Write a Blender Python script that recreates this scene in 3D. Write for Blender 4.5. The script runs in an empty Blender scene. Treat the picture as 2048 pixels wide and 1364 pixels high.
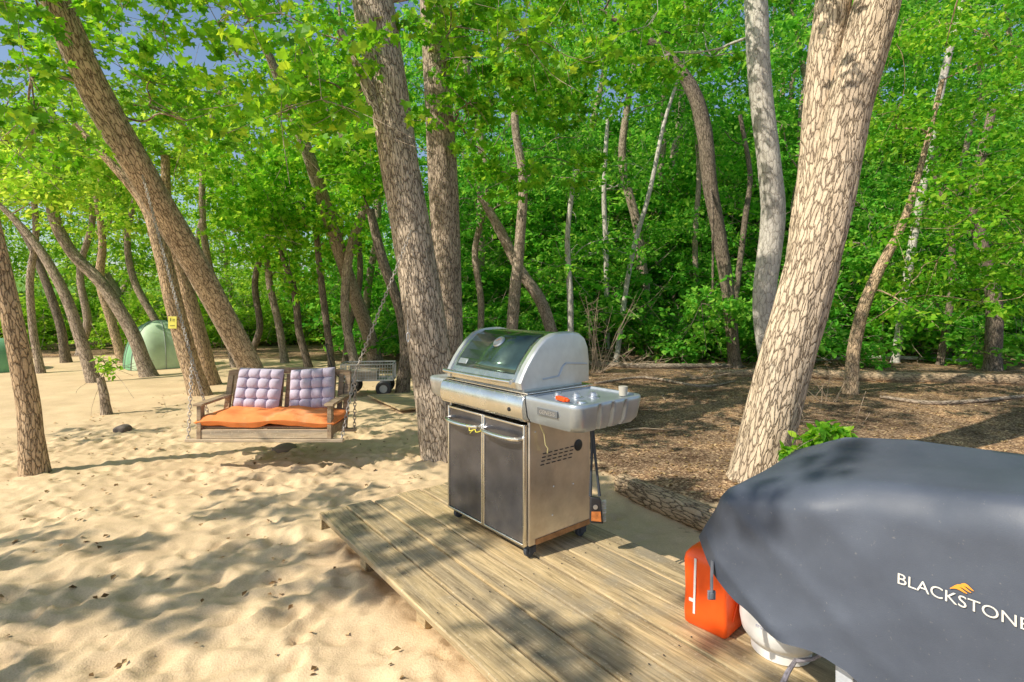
import bpy, bmesh, math, random
import numpy as np
from mathutils import Vector, Matrix
R=math.radians
scene=bpy.context.scene
COL=scene.collection
F=1081.0; CZ=1.62; HY=600.0
def P(px,py,Y): return Vector(((px-1024)/F*Y, Y, CZ+(HY-py)/F*Y))
def G(px,py,z=0.0):
    Y=(CZ-z)*F/(py-HY); return Vector(((px-1024)/F*Y,Y,z))

# ---------------------------------------------------------------- noise
def _h(ix,iy,iz,seed):
    n=(ix*73856093)^(iy*19349663)^(iz*83492791)^(seed*26544357)
    n=n&0x7fffffff
    n=((n>>13)^n)*1274126177&0x7fffffff
    n=((n>>15)^n)*668265263&0x7fffffff
    return ((n>>7)&0xffff)/65535.0
def vn(x,y,z=0.0,seed=1):
    x,y,z=np.broadcast_arrays(np.asarray(x,float),np.asarray(y,float),np.asarray(z,float))
    xi=np.floor(x).astype(np.int64); yi=np.floor(y).astype(np.int64); zi=np.floor(z).astype(np.int64)
    fx=x-xi; fy=y-yi; fz=z-zi
    fx=fx*fx*(3-2*fx); fy=fy*fy*(3-2*fy); fz=fz*fz*(3-2*fz)
    r=0
    for a in (0,1):
        for b in (0,1):
            for c in (0,1):
                w=(fx if a else 1-fx)*(fy if b else 1-fy)*(fz if c else 1-fz)
                r=r+w*_h(xi+a,yi+b,zi+c,seed)
    return r*2-1

# ---------------------------------------------------------------- materials
class M:
    def __init__(s,name):
        s.m=bpy.data.materials.new(name); s.m.use_nodes=True; s.t=s.m.node_tree; s.N=s.t.nodes; s.b=s.N['Principled BSDF']; s.out=s.N['Material Output']
    def n(s,t,**k):
        x=s.N.new(t)
        for a,v in k.items():
            setattr(x,a,v)
        return x
    def l(s,a,b): s.t.links.new(a,b)
    def coord(s,kind='Object',scale=(1,1,1)):
        if kind=='bark':
            c=s.n('ShaderNodeAttribute',attribute_name='bark'); o=c.outputs['Vector']
        else:
            c=s.n('ShaderNodeTexCoord'); o=c.outputs[kind]
        mp=s.n('ShaderNodeMapping'); mp.inputs['Scale'].default_value=scale; s.l(o,mp.inputs['Vector']); return mp.outputs[0]
    def noise(s,vec,scale,detail=4,rough=.55,dist=0):
        x=s.n('ShaderNodeTexNoise'); x.inputs['Scale'].default_value=scale; x.inputs['Detail'].default_value=detail; x.inputs['Roughness'].default_value=rough; x.inputs['Distortion'].default_value=dist
        s.l(vec,x.inputs['Vector']); return x.outputs['Fac']
    def ramp(s,fac,stops):
        r=s.n('ShaderNodeValToRGB'); e=r.color_ramp.elements
        while len(e)<len(stops): e.new(.5)
        for i,(p,c) in enumerate(stops):
            e[i].position=p; e[i].color=tuple(c)+(1,) if len(c)==3 else c
        s.l(fac,r.inputs[0]); return r.outputs[0]
    def mix(s,fac,a,b,mode='MIX'):
        x=s.n('ShaderNodeMix'); x.data_type='RGBA'; x.blend_type=mode
        for v,i in ((fac,0),(a,6),(b,7)):
            if isinstance(v,(int,float)):
                x.inputs[i].default_value=v if i==0 else (v,v,v,1)
            elif isinstance(v,tuple): x.inputs[i].default_value=v+(1,) if len(v)==3 else v
            else: s.l(v,x.inputs[i])
        return x.outputs[2]
    def math(s,op,a,b=0.0):
        x=s.n('ShaderNodeMath'); x.operation=op
        for v,i in ((a,0),(b,1)):
            if isinstance(v,(int,float)): x.inputs[i].default_value=v
            else: s.l(v,x.inputs[i])
        return x.outputs[0]
    def bump(s,h,strength=.5,dist=.01):
        b=s.n('ShaderNodeBump'); b.inputs['Strength'].default_value=strength; b.inputs['Distance'].default_value=dist; s.l(h,b.inputs['Height']); s.l(b.outputs[0],s.b.inputs['Normal'])
def simple(name,col,rough=.5,metal=0,var=.25,scale=8,bump=.1,spec=.5,dirt=None):
    m=M(name); v=m.coord('Object'); n=m.noise(v,scale,6,.6)
    c0=tuple(max(0,x*(1-var)) for x in col); c1=tuple(min(1,x*(1+var)) for x in col)
    c=m.ramp(n,[(.3,c0),(.7,c1)])
    if dirt:
        n2=m.noise(v,scale*.4,8,.7); c=m.mix(m.ramp(n2,[(.52,(0,0,0)),(.74,(.6,.6,.6))]),c,dirt)
    m.l(c,m.b.inputs['Base Color']); m.b.inputs['Metallic'].default_value=metal
    rn_=m.noise(v,scale*1.7,5,.65); m.l(m.math('ADD',m.math('MULTIPLY',m.math('SUBTRACT',rn_,.5),.25),rough),m.b.inputs['Roughness'])
    m.b.inputs['Specular IOR Level'].default_value=spec
    if bump: m.bump(m.noise(v,scale*5,5,.6),bump,.003)
    return m.m
def bark(name,light,dark,sc=34,zs=.24,furrow=1.0,bstr=1.0,lich_=.25):
    m=M(name); v=m.coord('bark',(1,1,zs))
    nz=m.n('ShaderNodeTexNoise'); nz.inputs['Scale'].default_value=14; nz.inputs['Detail'].default_value=4; nz.inputs['Roughness'].default_value=.6; m.l(v,nz.inputs['Vector'])
    add=m.n('ShaderNodeMix'); add.data_type='RGBA'; add.blend_type='LINEAR_LIGHT'; add.inputs[0].default_value=.04; m.l(v,add.inputs[6]); m.l(nz.outputs['Color'],add.inputs[7])
    vo=m.n('ShaderNodeTexVoronoi',feature='DISTANCE_TO_EDGE'); vo.inputs['Scale'].default_value=sc; m.l(add.outputs[2],vo.inputs['Vector'])
    mid=tuple((a*.6+b*.4) for a,b in zip(light,dark))
    c=m.ramp(vo.outputs['Distance'],[(0.01,dark),(.06*furrow,mid),(.13,light)])
    f=m.noise(m.coord('bark',(1,1,.7)),80,7,.75); c=m.mix(.5,c,m.ramp(f,[(.3,(.45,.43,.42)),(.66,(1.15,1.15,1.15))]),'MULTIPLY')
    fv=m.noise(m.coord('bark',(1,1,.35)),13,6,.65); c=m.mix(.4,c,m.ramp(fv,[(.36,(.5,.48,.46)),(.56,(1.1,1.1,1.1))]),'MULTIPLY')
    big=m.noise(m.coord('bark',(1,1,.6)),2.4,4,.6); c=m.mix(.55,c,m.ramp(big,[(.35,(.72,.70,.69)),(.65,(1.15,1.12,1.06))]),'MULTIPLY')
    lich=m.noise(m.coord('bark',(1,1,.7)),9,7,.75); c=m.mix(m.ramp(lich,[(.57,(0,0,0)),(.7,(lich_,lich_,lich_))]),c,(.5,.5,.44))
    m.l(c,m.b.inputs['Base Color']); m.b.inputs['Roughness'].default_value=.9; m.b.inputs['Specular IOR Level'].default_value=.12
    h=m.math('ADD',m.math('ADD',m.math('MINIMUM',vo.outputs['Distance'],.16),m.math('MULTIPLY',f,.08)),m.math('MULTIPLY',fv,.2))
    m.bump(h,bstr,.05)
    return m.m
def leafmat(name,a,b,c,trans,tf=.4,cheap=False):
    m=M(name); g=m.n('ShaderNodeNewGeometry'); v=m.coord('Object'); oi=m.n('ShaderNodeObjectInfo')
    col=m.ramp(g.outputs['Random Per Island'],[(0,a),(.55,b),(1,c)])
    n=m.noise(v,.9,2,.5); col=m.mix(1.0,col,m.ramp(n,[(.32,(.65,.7,.65)),(.62,(1.15,1.1,1.0))]),'MULTIPLY')
    col=m.mix(.5,col,m.ramp(oi.outputs['Random'],[(0,(.7,.85,.7)),(1,(1.3,1.15,1))]),'MULTIPLY')
    if cheap:
        d=m.n('ShaderNodeBsdfDiffuse'); m.l(col,d.inputs['Color']); sh=d.outputs[0]
    else:
        m.l(col,m.b.inputs['Base Color']); m.b.inputs['Roughness'].default_value=.45; m.b.inputs['Specular IOR Level'].default_value=.4; sh=m.b.outputs[0]
    tr=m.n('ShaderNodeBsdfTranslucent'); tc=m.mix(1.0,col,trans,'MULTIPLY'); m.l(tc,tr.inputs['Color'])
    ms=m.n('ShaderNodeMixShader'); ms.inputs[0].default_value=tf; m.l(sh,ms.inputs[1]); m.l(tr.outputs[0],ms.inputs[2]); m.l(ms.outputs[0],m.out.inputs[0])
    return m.m
L_near=leafmat('maple_leaf',(.10,.32,.015),(.22,.55,.03),(.50,.72,.07),(1.5,1.3,.8),.54)
L_mid=leafmat('mid_leaf',(.08,.31,.02),(.20,.54,.04),(.44,.70,.09),(1.5,1.3,.8),.54,True)
L_far=leafmat('slope_leaf',(.07,.32,.04),(.19,.56,.07),(.42,.75,.14),(1.45,1.25,.85),.52,True)
L_left=leafmat('light_leaf',(.15,.40,.03),(.34,.64,.07),(.60,.82,.16),(1.4,1.2,.8),.52,True)  # paler, yellower leaf: haze and brightness at left put into the colour
L_dead=leafmat('dead_leaf',(.14,.085,.045),(.34,.22,.12),(.60,.45,.29),(1,1,1),.1,True)
B_main=bark('bark_grey_brown',(.68,.57,.45),(.15,.115,.085))
B_big=bark('bark_tan',(.80,.65,.48),(.19,.14,.095),28,.22)
B_lean=bark('bark_lean',(.66,.55,.43),(.15,.115,.085),32,.24)
B_or=bark('bark_orange',(.70,.52,.34),(.16,.115,.075),34,.25)  # orange light on the trunks is put into the bark colour; logs share it
B_pale=bark('bark_pale',(.68,.65,.59),(.34,.31,.27),16,.4,.6,.5)
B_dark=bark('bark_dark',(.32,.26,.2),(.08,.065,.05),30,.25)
B_mid=bark('bark_mid',(.56,.46,.36),(.14,.11,.08),34,.25)
STEEL=simple('stainless',(.82,.80,.75),.25,1,.08,9,.05,dirt=(.58,.53,.44))
STEEL2=simple('brushed_side',(.62,.57,.50),.34,.85,.18,6,.05,dirt=(.38,.29,.2))
ALU=simple('cast_aluminium',(.62,.64,.64),.38,.7,.1,10,.08,dirt=(.5,.48,.44))
SHELF=simple('silver_plastic',(.46,.51,.56),.36,.65,.12,7,.04,dirt=(.36,.38,.4))
BLACKG=simple('black_enamel',(.10,.16,.13),.10,.75,.4,6,.0,.9)
DOORB=simple('door_black',(.14,.14,.16),.24,.75,.3,5,.04,.8,dirt=(.28,.27,.26))
BLK=simple('black_plastic',(.025,.025,.028),.5,0,.3,10,.1)
RUB=simple('rubber',(.04,.05,.065),.7,0,.3,10,.2)
STRP=simple('grey_webbing',(.14,.15,.18),.8,0,.3,20,.2)
SILV=simple('galvanised',(.62,.64,.68),.35,.9,.15,20,.05)
LEGM=simple('zinc_leg',(.65,.69,.76),.45,.3,.15,20,.05)
CHAINM=simple('chain_steel',(.42,.38,.34),.55,.3,.3,30,.1)
RED=simple('red_plastic',(.95,.105,.01),.36,0,.1,6,.08)
WHITE=simple('white_paint',(.82,.81,.79),.45,0,.1,8,.05,dirt=(.65,.63,.6))
BEIGE=simple('beige_plastic',(.5,.46,.38),.5,0,.1,8,.05)
YEL=simple('yellow_plastic',(.72,.66,.12),.6,0,.15,8,.02)
CORD=simple('yellow_cord',(.70,.62,.06),.7,0,.15,8,.02)
ORF=simple('orange_fabric',(.92,.30,.10),.85,0,.12,9,.5,.1,dirt=(.9,.5,.28))
MAU=simple('mauve_fabric',(.54,.48,.58),.9,0,.12,12,.4,.1)
GRNT=simple('tent_green',(.18,.40,.22),.6,0,.2,3,.1)
WHT=simple('tent_pale',(.50,.66,.45),.6,0,.15,3,.1)
INK=simple('ink_blue',(.2,.22,.45),.5,0,.1,8,0)
ORANGE=simple('orange_print',(.95,.36,.04),.6,0,.1,8,0)
LABO=simple('label_orange',(.6,.2,.05),.6,0,.4,30,0)
LOGO=simple('pale_print',(.8,.77,.7),.7,0,.1,30,0)
STONE=simple('stone',(.16,.13,.11),.9,0,.3,12,.5)
def coverm():
    m=M('black_cover'); v=m.coord('Object'); n=m.noise(v,1.8,7,.65)
    c=m.ramp(n,[(.3,(.052,.064,.092)),(.7,(.10,.118,.158))])
    sp=m.noise(v,90,3,.6); c=m.mix(m.ramp(sp,[(.66,(0,0,0)),(.78,(.3,.3,.3))]),c,(.4,.38,.34))
    m.l(c,m.b.inputs['Base Color']); m.b.inputs['Roughness'].default_value=.5
    w=m.noise(m.coord('Object',(1,1,1)),320,2,.5); w2=m.noise(v,4.5,2,.5,0)
    m.bump(m.math('ADD',m.math('MULTIPLY',w,.04),w2),.3,.03); return m.m
COVER=coverm()
def woodm(name,a,b,c,axis='x',sc=1.0):
    m=M(name); g=m.n('ShaderNodeNewGeometry'); s=(.9*sc,16*sc,16*sc)
    v=m.coord('Object',s)
    off=m.n('ShaderNodeVectorMath',operation='ADD'); k=m.math('MULTIPLY',g.outputs['Random Per Island'],70.0); cmb=m.n('ShaderNodeCombineXYZ')
    for i in range(3): m.l(k,cmb.inputs[i])
    m.l(v,off.inputs[0]); m.l(cmb.outputs[0],off.inputs[1])
    n=m.noise(off.outputs[0],2.6,8,.72,1.6); n2=m.noise(off.outputs[0],.7,3,.5,.5)
    col=m.ramp(n,[(.3,a),(.48,b),(.68,c)])
    col=m.mix(.8,col,m.ramp(n2,[(.35,(.5,.50,.52)),(.65,(1.08,1.04,.95))]),'MULTIPLY')
    col=m.mix(.8,col,m.ramp(g.outputs['Random Per Island'],[(0,(.72,.73,.76)),(1,(1.15,1.08,.92))]),'MULTIPLY')
    v2=m.coord('Object'); st=m.noise(v2,3.5,6,.7); col=m.mix(m.ramp(st,[(.50,(0,0,0)),(.68,(.6,.6,.6))]),col,(.33,.29,.22))
    sp=m.noise(v2,60,3,.6); col=m.mix(m.ramp(sp,[(.6,(0,0,0)),(.7,(.5,.5,.5))]),col,(.75,.62,.42))
    m.l(col,m.b.inputs['Base Color']); m.b.inputs['Roughness'].default_value=.8; m.b.inputs['Specular IOR Level'].default_value=.25
    m.bump(n,.8,.006); return m.m
DECK=woodm('weathered_deck',(.20,.15,.085),(.60,.47,.28),(.88,.71,.45))
SWW=woodm('swing_wood',(.22,.15,.10),(.44,.32,.22),(.62,.5,.38),'x',1.5)
SWL=woodm('swing_pale_wood',(.42,.33,.22),(.7,.57,.42),(.8,.7,.55),'x',1.5)

# ---------------------------------------------------------------- object helpers
def meta(o,label=None,cat=None,group=None,kind=None):
    if label: o['label']=label
    if cat: o['category']=cat
    if group: o['group']=group
    if kind: o['kind']=kind
    return o
def thing(name,label,cat,loc=(0,0,0),rz=0,group=None):
    o=bpy.data.objects.new(name,None); COL.objects.link(o); o.location=loc; o.rotation_euler=(0,0,rz); o.empty_display_size=.2
    return meta(o,label,cat,group)
def link(name,me,mat,parent=None):
    o=bpy.data.objects.new(name,me); COL.objects.link(o)
    if mat and not me.materials: me.materials.append(mat)
    if parent: o.parent=parent
    return o
def npmesh(name,V,faces,mat,smooth=True,attr=None):
    V=np.asarray(V,np.float32); faces=np.asarray(faces,np.int32); N,k=faces.shape
    me=bpy.data.meshes.new(name); me.vertices.add(len(V)); me.vertices.foreach_set('co',V.ravel())
    me.loops.add(N*k); me.loops.foreach_set('vertex_index',faces.ravel())
    me.polygons.add(N); me.polygons.foreach_set('loop_start',np.arange(0,N*k,k,dtype=np.int32))
    me.update(calc_edges=True)
    me.polygons.foreach_set('use_smooth',np.full(N,smooth,dtype=bool))
    if attr is not None:
        for an,data in attr.items():
            if data.ndim==2:
                a=me.attributes.new(an,'FLOAT_VECTOR','POINT'); a.data.foreach_set('vector',data.astype(np.float32).ravel())
            else:
                a=me.attributes.new(an,'FLOAT','POINT'); a.data.foreach_set('value',data.astype(np.float32).ravel())
    if mat: me.materials.append(mat)
    return me
def frame(ax):
    ax=Vector(ax).normalized(); r=Vector((0,0,1)) if abs(ax.z)<.9 else Vector((1,0,0))
    a=ax.cross(r).normalized(); return ax,a,ax.cross(a).normalized()
class MB:
    def __init__(s): s.V=[]; s.F=[]
    def add(s,V,Fc):
        k=len(s.V); s.V+= [tuple(v) for v in V]; s.F+=[tuple(i+k for i in f) for f in Fc]; return s
    def box(s,c,d,rot=None):
        V=[]
        for x in (-.5,.5):
            for y in (-.5,.5):
                for z in (-.5,.5):
                    v=Vector((x*d[0],y*d[1],z*d[2]))
                    if rot is not None: v=rot@v
                    V.append(v+Vector(c))
        return s.add(V,[(0,1,3,2),(4,6,7,5),(0,4,5,1),(2,3,7,6),(0,2,6,4),(1,5,7,3)])
    def bar(s,p0,p1,w,t,up=(0,0,1)):
        p0=Vector(p0);p1=Vector(p1);x=(p1-p0);L=x.length;x.normalize();y=Vector(up).cross(x)
        if y.length<1e-4:y=Vector((1,0,0))
        y.normalize();z=x.cross(y)
        return s.box((p0+p1)/2,(L,w,t),Matrix((x,y,z)).transposed())
    def tube(s,pts,r,n=8,cap=True):
        pts=[Vector(p) for p in pts]; rs=r if isinstance(r,(list,tuple)) else [r]*len(pts); V=[];Fc=[]
        t0=(pts[-1]-pts[0]); t0=t0 if t0.length>1e-6 else pts[1]-pts[0]
        _,ref,_=frame(t0)
        for i,p in enumerate(pts):
            t=(pts[min(i+1,len(pts)-1)]-pts[max(i-1,0)]).normalized(); b=t.cross(ref)
            if b.length<1e-3: b=t.cross(Vector((.3,.5,.8)))
            b.normalize(); a=b.cross(t)
            ref=a
            for j in range(n):
                an=2*math.pi*j/n; V.append(p+(a*math.cos(an)+b*math.sin(an))*rs[i])
        for i in range(len(pts)-1):
            for j in range(n): Fc.append((i*n+j,i*n+(j+1)%n,(i+1)*n+(j+1)%n,(i+1)*n+j))
        if cap: Fc+= [tuple(range(n))[::-1],tuple((len(pts)-1)*n+j for j in range(n))]
        return s.add(V,Fc)
    def lathe(s,prof,o,ax,n=20):
        ax,a,b=frame(ax); o=Vector(o);V=[];Fc=[]
        for r,h in prof:
            for j in range(n):
                an=2*math.pi*j/n; V.append(o+ax*h+(a*math.cos(an)+b*math.sin(an))*max(r,1e-4))
        for i in range(len(prof)-1):
            for j in range(n): Fc.append((i*n+j,i*n+(j+1)%n,(i+1)*n+(j+1)%n,(i+1)*n+j))
        Fc+= [tuple(range(n))[::-1],tuple((len(prof)-1)*n+j for j in range(n))]
        return s.add(V,Fc)
    def ext(s,poly,vec):
        n=len(poly); vec=Vector(vec); V=[Vector(p) for p in poly]+[Vector(p)+vec for p in poly]
        return s.add(V,[tuple(range(n))[::-1],tuple(range(n,2*n))]+[(i,(i+1)%n,n+(i+1)%n,n+i) for i in range(n)])
    def loft(s,rings,cap=True):
        n=len(rings[0]);V=[v for r in rings for v in r];Fc=[]
        for i in range(len(rings)-1):
            for j in range(n): Fc.append((i*n+j,i*n+(j+1)%n,(i+1)*n+(j+1)%n,(i+1)*n+j))
        if cap: Fc+=[tuple(range(n))[::-1],tuple((len(rings)-1)*n+j for j in range(n))]
        return s.add(V,Fc)
    def build(s,name,mat,parent=None,smooth=True,bevel=0,ang=35):
        me=bpy.data.meshes.new(name); me.from_pydata(s.V,[],s.F); me.validate()
        bm=bmesh.new(); bm.from_mesh(me); bmesh.ops.recalc_face_normals(bm,faces=bm.faces); bm.to_mesh(me); bm.free()
        if smooth:
            me.polygons.foreach_set('use_smooth',[True]*len(me.polygons)); me.set_sharp_from_angle(angle=R(ang))
        o=link(name,me,mat,parent)
        if bevel:
            b=o.modifiers.new('bevel','BEVEL'); b.width=bevel; b.segments=2; b.limit_method='ANGLE'; b.angle_limit=R(35)
        return o
def textmesh(body,size=1,offset=0.0):
    cu=bpy.data.curves.new('t','FONT'); cu.body=body; cu.size=size; cu.offset=offset; cu.resolution_u=4
    ob=bpy.data.objects.new('t',cu); COL.objects.link(ob); dg=bpy.context.evaluated_depsgraph_get(); dg.update()
    me=bpy.data.meshes.new_from_object(ob.evaluated_get(dg)); bpy.data.objects.remove(ob); return me
def maptext(me,fn,w,h):
    xs_=[v.co.x for v in me.vertices]; ys_=[v.co.y for v in me.vertices]
    x0,x1,y0,y1=min(xs_),max(xs_),min(ys_),max(ys_)
    for v in me.vertices: v.co=fn((v.co.x-x0)/(x1-x0)*w,(v.co.y-y0)/(y1-y0)*h)

# ---------------------------------------------------------------- terrain
def y0f(x): return 14.5+13/(1+np.exp((x+5.5)/1.3))
def hill(x,y):
    t=np.maximum(0,y-y0f(x)); lf=.22+.78/(1+np.exp(np.clip(-(x+7-(y-28)*.25)/3,-50,50)))
    return lf*30*(1-np.exp(-t/36.0))*(.9+.12*vn(x*.15,y*.15,0,5))+np.minimum(t,1)*.12*vn(x*.8,y*.8,0,6)
def xb(y): return np.interp(y,[-5,2.5,3.4,4.9,7,10.9,14,20],[1.8,1.7,1.45,1.05,.1,-1.7,-4.5,-14])
rng=np.random.default_rng(7)
def spaced(a,b,step,lo,hi,g=1.12):
    c=list(np.arange(a,b,step)); s=step; v=c[-1]
    while v<hi: s*=g; v+=s; c.append(v)
    s=step; v=c[0]; pre=[]
    while v>lo: s*=g; v-=s; pre.append(v)
    return np.array(pre[::-1]+c)
xs=spaced(-5.5,2.2,.025,-260,260,1.09); ys=spaced(1.2,7.0,.025,-120,420,1.06)
X,Y=np.meshgrid(xs,ys)
ed=X-xb(Y)+.35*vn(X*1.2,Y*1.2,0,11)+.15*vn(X*5,Y*5,0,12)
sand=1/(1+np.exp(np.clip(ed/.12,-50,50))); sand*=1/(1+np.exp(np.clip((Y-15.5-1.2*vn(X*.5,Y*.5,0,8))/.5,-50,50)))*(1/(1+np.exp(np.clip(-(X+22)/2,-50,50))))
near=np.exp(-np.maximum(0,np.abs(Y-4)-5)/6.0)
Z=.012*vn(X*1.3,Y*1.3,0,1)+.010*vn(X*3.1,Y*3.6,0,2)+.009*vn(X*7,Y*8,0,3)+.007*vn(X*17,Y*19,0,4)+.004*vn(X*33,Y*35,0,14)
foot=np.zeros_like(X)
for i in range(1500):
    cx=rng.uniform(-5.4,.8); cy=rng.uniform(1.3,7); a=rng.uniform(0,6.28); ra=rng.uniform(.035,.13); rb=ra*rng.uniform(.35,.7); d=rng.uniform(.007,.024)
    ix=np.where(np.abs(xs-cx)<.35)[0]; iy=np.where(np.abs(ys-cy)<.35)[0]
    if len(ix)<2 or len(iy)<2: continue
    sl=np.ix_(iy,ix); dx=X[sl]-cx; dy=Y[sl]-cy
    q=((dx*math.cos(a)+dy*math.sin(a))/ra)**2+((-dx*math.sin(a)+dy*math.cos(a))/rb)**2
    foot[sl]+= -d*np.exp(-q**1.5)+d*.5*np.exp(-(np.sqrt(q)-1.45)**2/.1)
Z=(Z+np.clip(foot,-.036,.024))*near*(.4+.6*sand)
Z+=.05*(1-sand)*near*vn(X*.7,Y*.7,0,9)
plat=((X+1.283)*.792+(Y-3.61)*.61)
Z+=.05*np.exp(-((plat+.02)/.14)**2)*(Y<4.2)*(.6+.4*vn(X*4,Y*4,0,15))
Z=np.where((plat>.12)&(plat<1.4)&(Y<4.6),np.minimum(Z,.02),Z)
Z+=hill(X,Y)
def gz(x,y):
    x=float(x);y=float(y); i=int(np.clip(np.searchsorted(xs,x),1,len(xs)-1)); j=int(np.clip(np.searchsorted(ys,y),1,len(ys)-1))
    tx=min(1,max(0,(x-xs[i-1])/(xs[i]-xs[i-1]))); ty=min(1,max(0,(y-ys[j-1])/(ys[j]-ys[j-1])))
    return float((Z[j-1,i-1]*(1-tx)+Z[j-1,i]*tx)*(1-ty)+(Z[j,i-1]*(1-tx)+Z[j,i]*tx)*ty)
nx=len(xs); ny=len(ys)
idx=np.arange(nx*ny).reshape(ny,nx)
Fc=np.stack([idx[:-1,:-1],idx[:-1,1:],idx[1:,1:],idx[1:,:-1]],-1).reshape(-1,4)
m=M('ground'); v=m.coord('Object'); at=m.n('ShaderNodeAttribute',attribute_name='sand'); gr=m.n('ShaderNodeAttribute',attribute_name='green')
s1=m.noise(v,1.6,6,.6); s2=m.noise(v,120,3,.6); s3=m.noise(v,14,5,.65)
sc=m.ramp(s1,[(.3,(.64,.47,.29)),(.7,(.84,.64,.40))]); sc=m.mix(.5,sc,m.ramp(s2,[(.3,(.7,.68,.64)),(.7,(1.1,1.1,1.1))]),'MULTIPLY')
sc=m.mix(m.ramp(s3,[(.6,(0,0,0)),(.78,(.55,.55,.55))]),sc,(.40,.29,.18))
vo=m.n('ShaderNodeTexVoronoi'); vo.inputs['Scale'].default_value=60; m.l(v,vo.inputs['Vector'])
sep=m.n('ShaderNodeSeparateColor'); m.l(vo.outputs['Color'],sep.inputs[0])
lc=m.ramp(sep.outputs[0],[(0,(.10,.065,.045)),(.45,(.22,.155,.105)),(.8,(.36,.26,.175)),(1,(.62,.49,.35))])
lc=m.mix(.95,lc,m.ramp(m.noise(v,.9,8,.72),[(.38,(.42,.36,.32)),(.5,(.95,.88,.8)),(.62,(1.75,1.5,1.2))]),'MULTIPLY')  # sun patches on the soil painted in as light and dark tones
fac=m.math('ADD',at.outputs['Fac'],m.math('MULTIPLY',m.math('SUBTRACT',m.noise(v,9,6,.7),.5),1.1))
fr=m.ramp(fac,[(.42,(0,0,0)),(.6,(1,1,1))])
lc=m.mix(gr.outputs['Fac'],lc,m.ramp(m.noise(v,5,6,.75),[(.35,(.12,.11,.05)),(.5,(.15,.32,.05)),(.65,(.24,.5,.08))]))
col=m.mix(fr,lc,sc); m.l(col,m.b.inputs['Base Color']); m.b.inputs['Roughness'].default_value=.95; m.b.inputs['Specular IOR Level'].default_value=.1
hh=m.mix(fr,vo.outputs['Distance'],m.mix(.5,s3,s2)); m.bump(hh,.45,.018)
green=np.clip((Y-y0f(X)-.2)/1.5,0,1)
me=npmesh('ground',np.stack([X,Y,Z],-1).reshape(-1,3),Fc,m.m,True,{'sand':sand.ravel(),'green':green.ravel()})
g=link('ground',me,None); meta(g,kind='structure')

# ---------------------------------------------------------------- trunks, leaves
def smoothpath(pts,rad,sub=6):
    pts=[np.array(p,float) for p in pts]; n=len(pts); OP=[];OR=[]
    for i in range(n-1):
        p0=pts[i-1] if i else 2*pts[0]-pts[1]; p1=pts[i];p2=pts[i+1]; p3=pts[i+2] if i+2<n else 2*pts[-1]-pts[-2]
        for k in range(sub):
            t=k/sub; OP.append(.5*((2*p1)+(-p0+p2)*t+(2*p0-5*p1+4*p2-p3)*t*t+(-p0+3*p1-3*p2+p3)*t**3)); OR.append(rad[i]*(1-t)+rad[i+1]*t)
    OP.append(pts[-1]);OR.append(rad[-1]); return np.array(OP),np.array(OR)
def tubenp(Pp,Rr,n,amp,seed,ridge=0):
    m_=len(Pp); T=np.gradient(Pp,axis=0); T/=np.linalg.norm(T,axis=1)[:,None]+1e-9
    mt=T.mean(0); ref=np.array([0,1,0.]) if abs(mt[1])<.85 else np.array([0,0,1.])
    A=np.cross(T,ref); A/=np.linalg.norm(A,axis=1)[:,None]+1e-9; B=np.cross(T,A)
    L=np.concatenate([[0],np.cumsum(np.linalg.norm(np.diff(Pp,axis=0),axis=1))])
    th=np.linspace(0,2*np.pi,n,endpoint=False); c=np.cos(th)[None,:]; s=np.sin(th)[None,:]
    rr=Rr[:,None]*np.ones((1,n)); l=L[:,None]*np.ones((1,n))
    if amp: rr=rr*(1+amp*vn(c*1.3+seed,s*1.3,l*1.1,seed)+amp*.6*vn(c*3+seed,s*3,l*2.5,seed+1)+ridge*vn(c*9+seed,s*9,l*3.0,seed+2))
    V=Pp[:,None,:]+rr[...,None]*(c[...,None]*A[:,None,:]+s[...,None]*B[:,None,:])
    at=np.stack([rr*c,rr*s,l],-1)
    i=np.arange(m_*n).reshape(m_,n); Fq=np.stack([i[:-1],np.roll(i,-1,1)[:-1],np.roll(i,-1,1)[1:],i[1:]],-1).reshape(-1,4)
    return V.reshape(-1,3),Fq,at.reshape(-1,3)
def merge(parts):
    V=[];Fq=[];A=[];k=0
    for v,f,a in parts: V.append(v);Fq.append(f+k);A.append(a);k+=len(v)
    return np.concatenate(V),np.concatenate(Fq),np.concatenate(A)
MAPLE=np.array([(0,0),(.2,-.04),(.48,.08),(.34,.24),(.52,.52),(.2,.48),(0,.95),(-.2,.48),(-.52,.52),(-.34,.24),(-.48,.08),(-.2,-.04)])
OVAL=np.array([(0,0),(.27,.28),(.22,.66),(0,1),(-.22,.66),(-.27,.28)])
DIA=np.array([(0,0),(.36,.45),(0,1),(-.36,.45)])
def leafmesh(name,C,size,mat,shape=OVAL,seed=0,up=.7,spread=.6,cup=.25):
    r=np.random.default_rng(seed); C=np.asarray(C); N=len(C); k=len(shape)
    n=r.normal(size=(N,3))*spread; n[:,2]+=up; n/=np.linalg.norm(n,axis=1)[:,None]
    a=r.normal(size=(N,3)); a[:,2]-=.4; d=a-n*(a*n).sum(1)[:,None]; d/=np.linalg.norm(d,axis=1)[:,None]; s=np.cross(n,d)
    sc=(size*(.6+.75*r.random(N)))[:,None,None]
    x=shape[:,0][None,:,None]; y=shape[:,1][None,:,None]; z=np.abs(x)*cup-y*y*cup*.6
    V=C[:,None,:]+sc*(x*s[:,None,:]+y*d[:,None,:]+z*n[:,None,:])
    return npmesh(name,V.reshape(-1,3),np.arange(N*k).reshape(N,k),mat,False)
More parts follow.
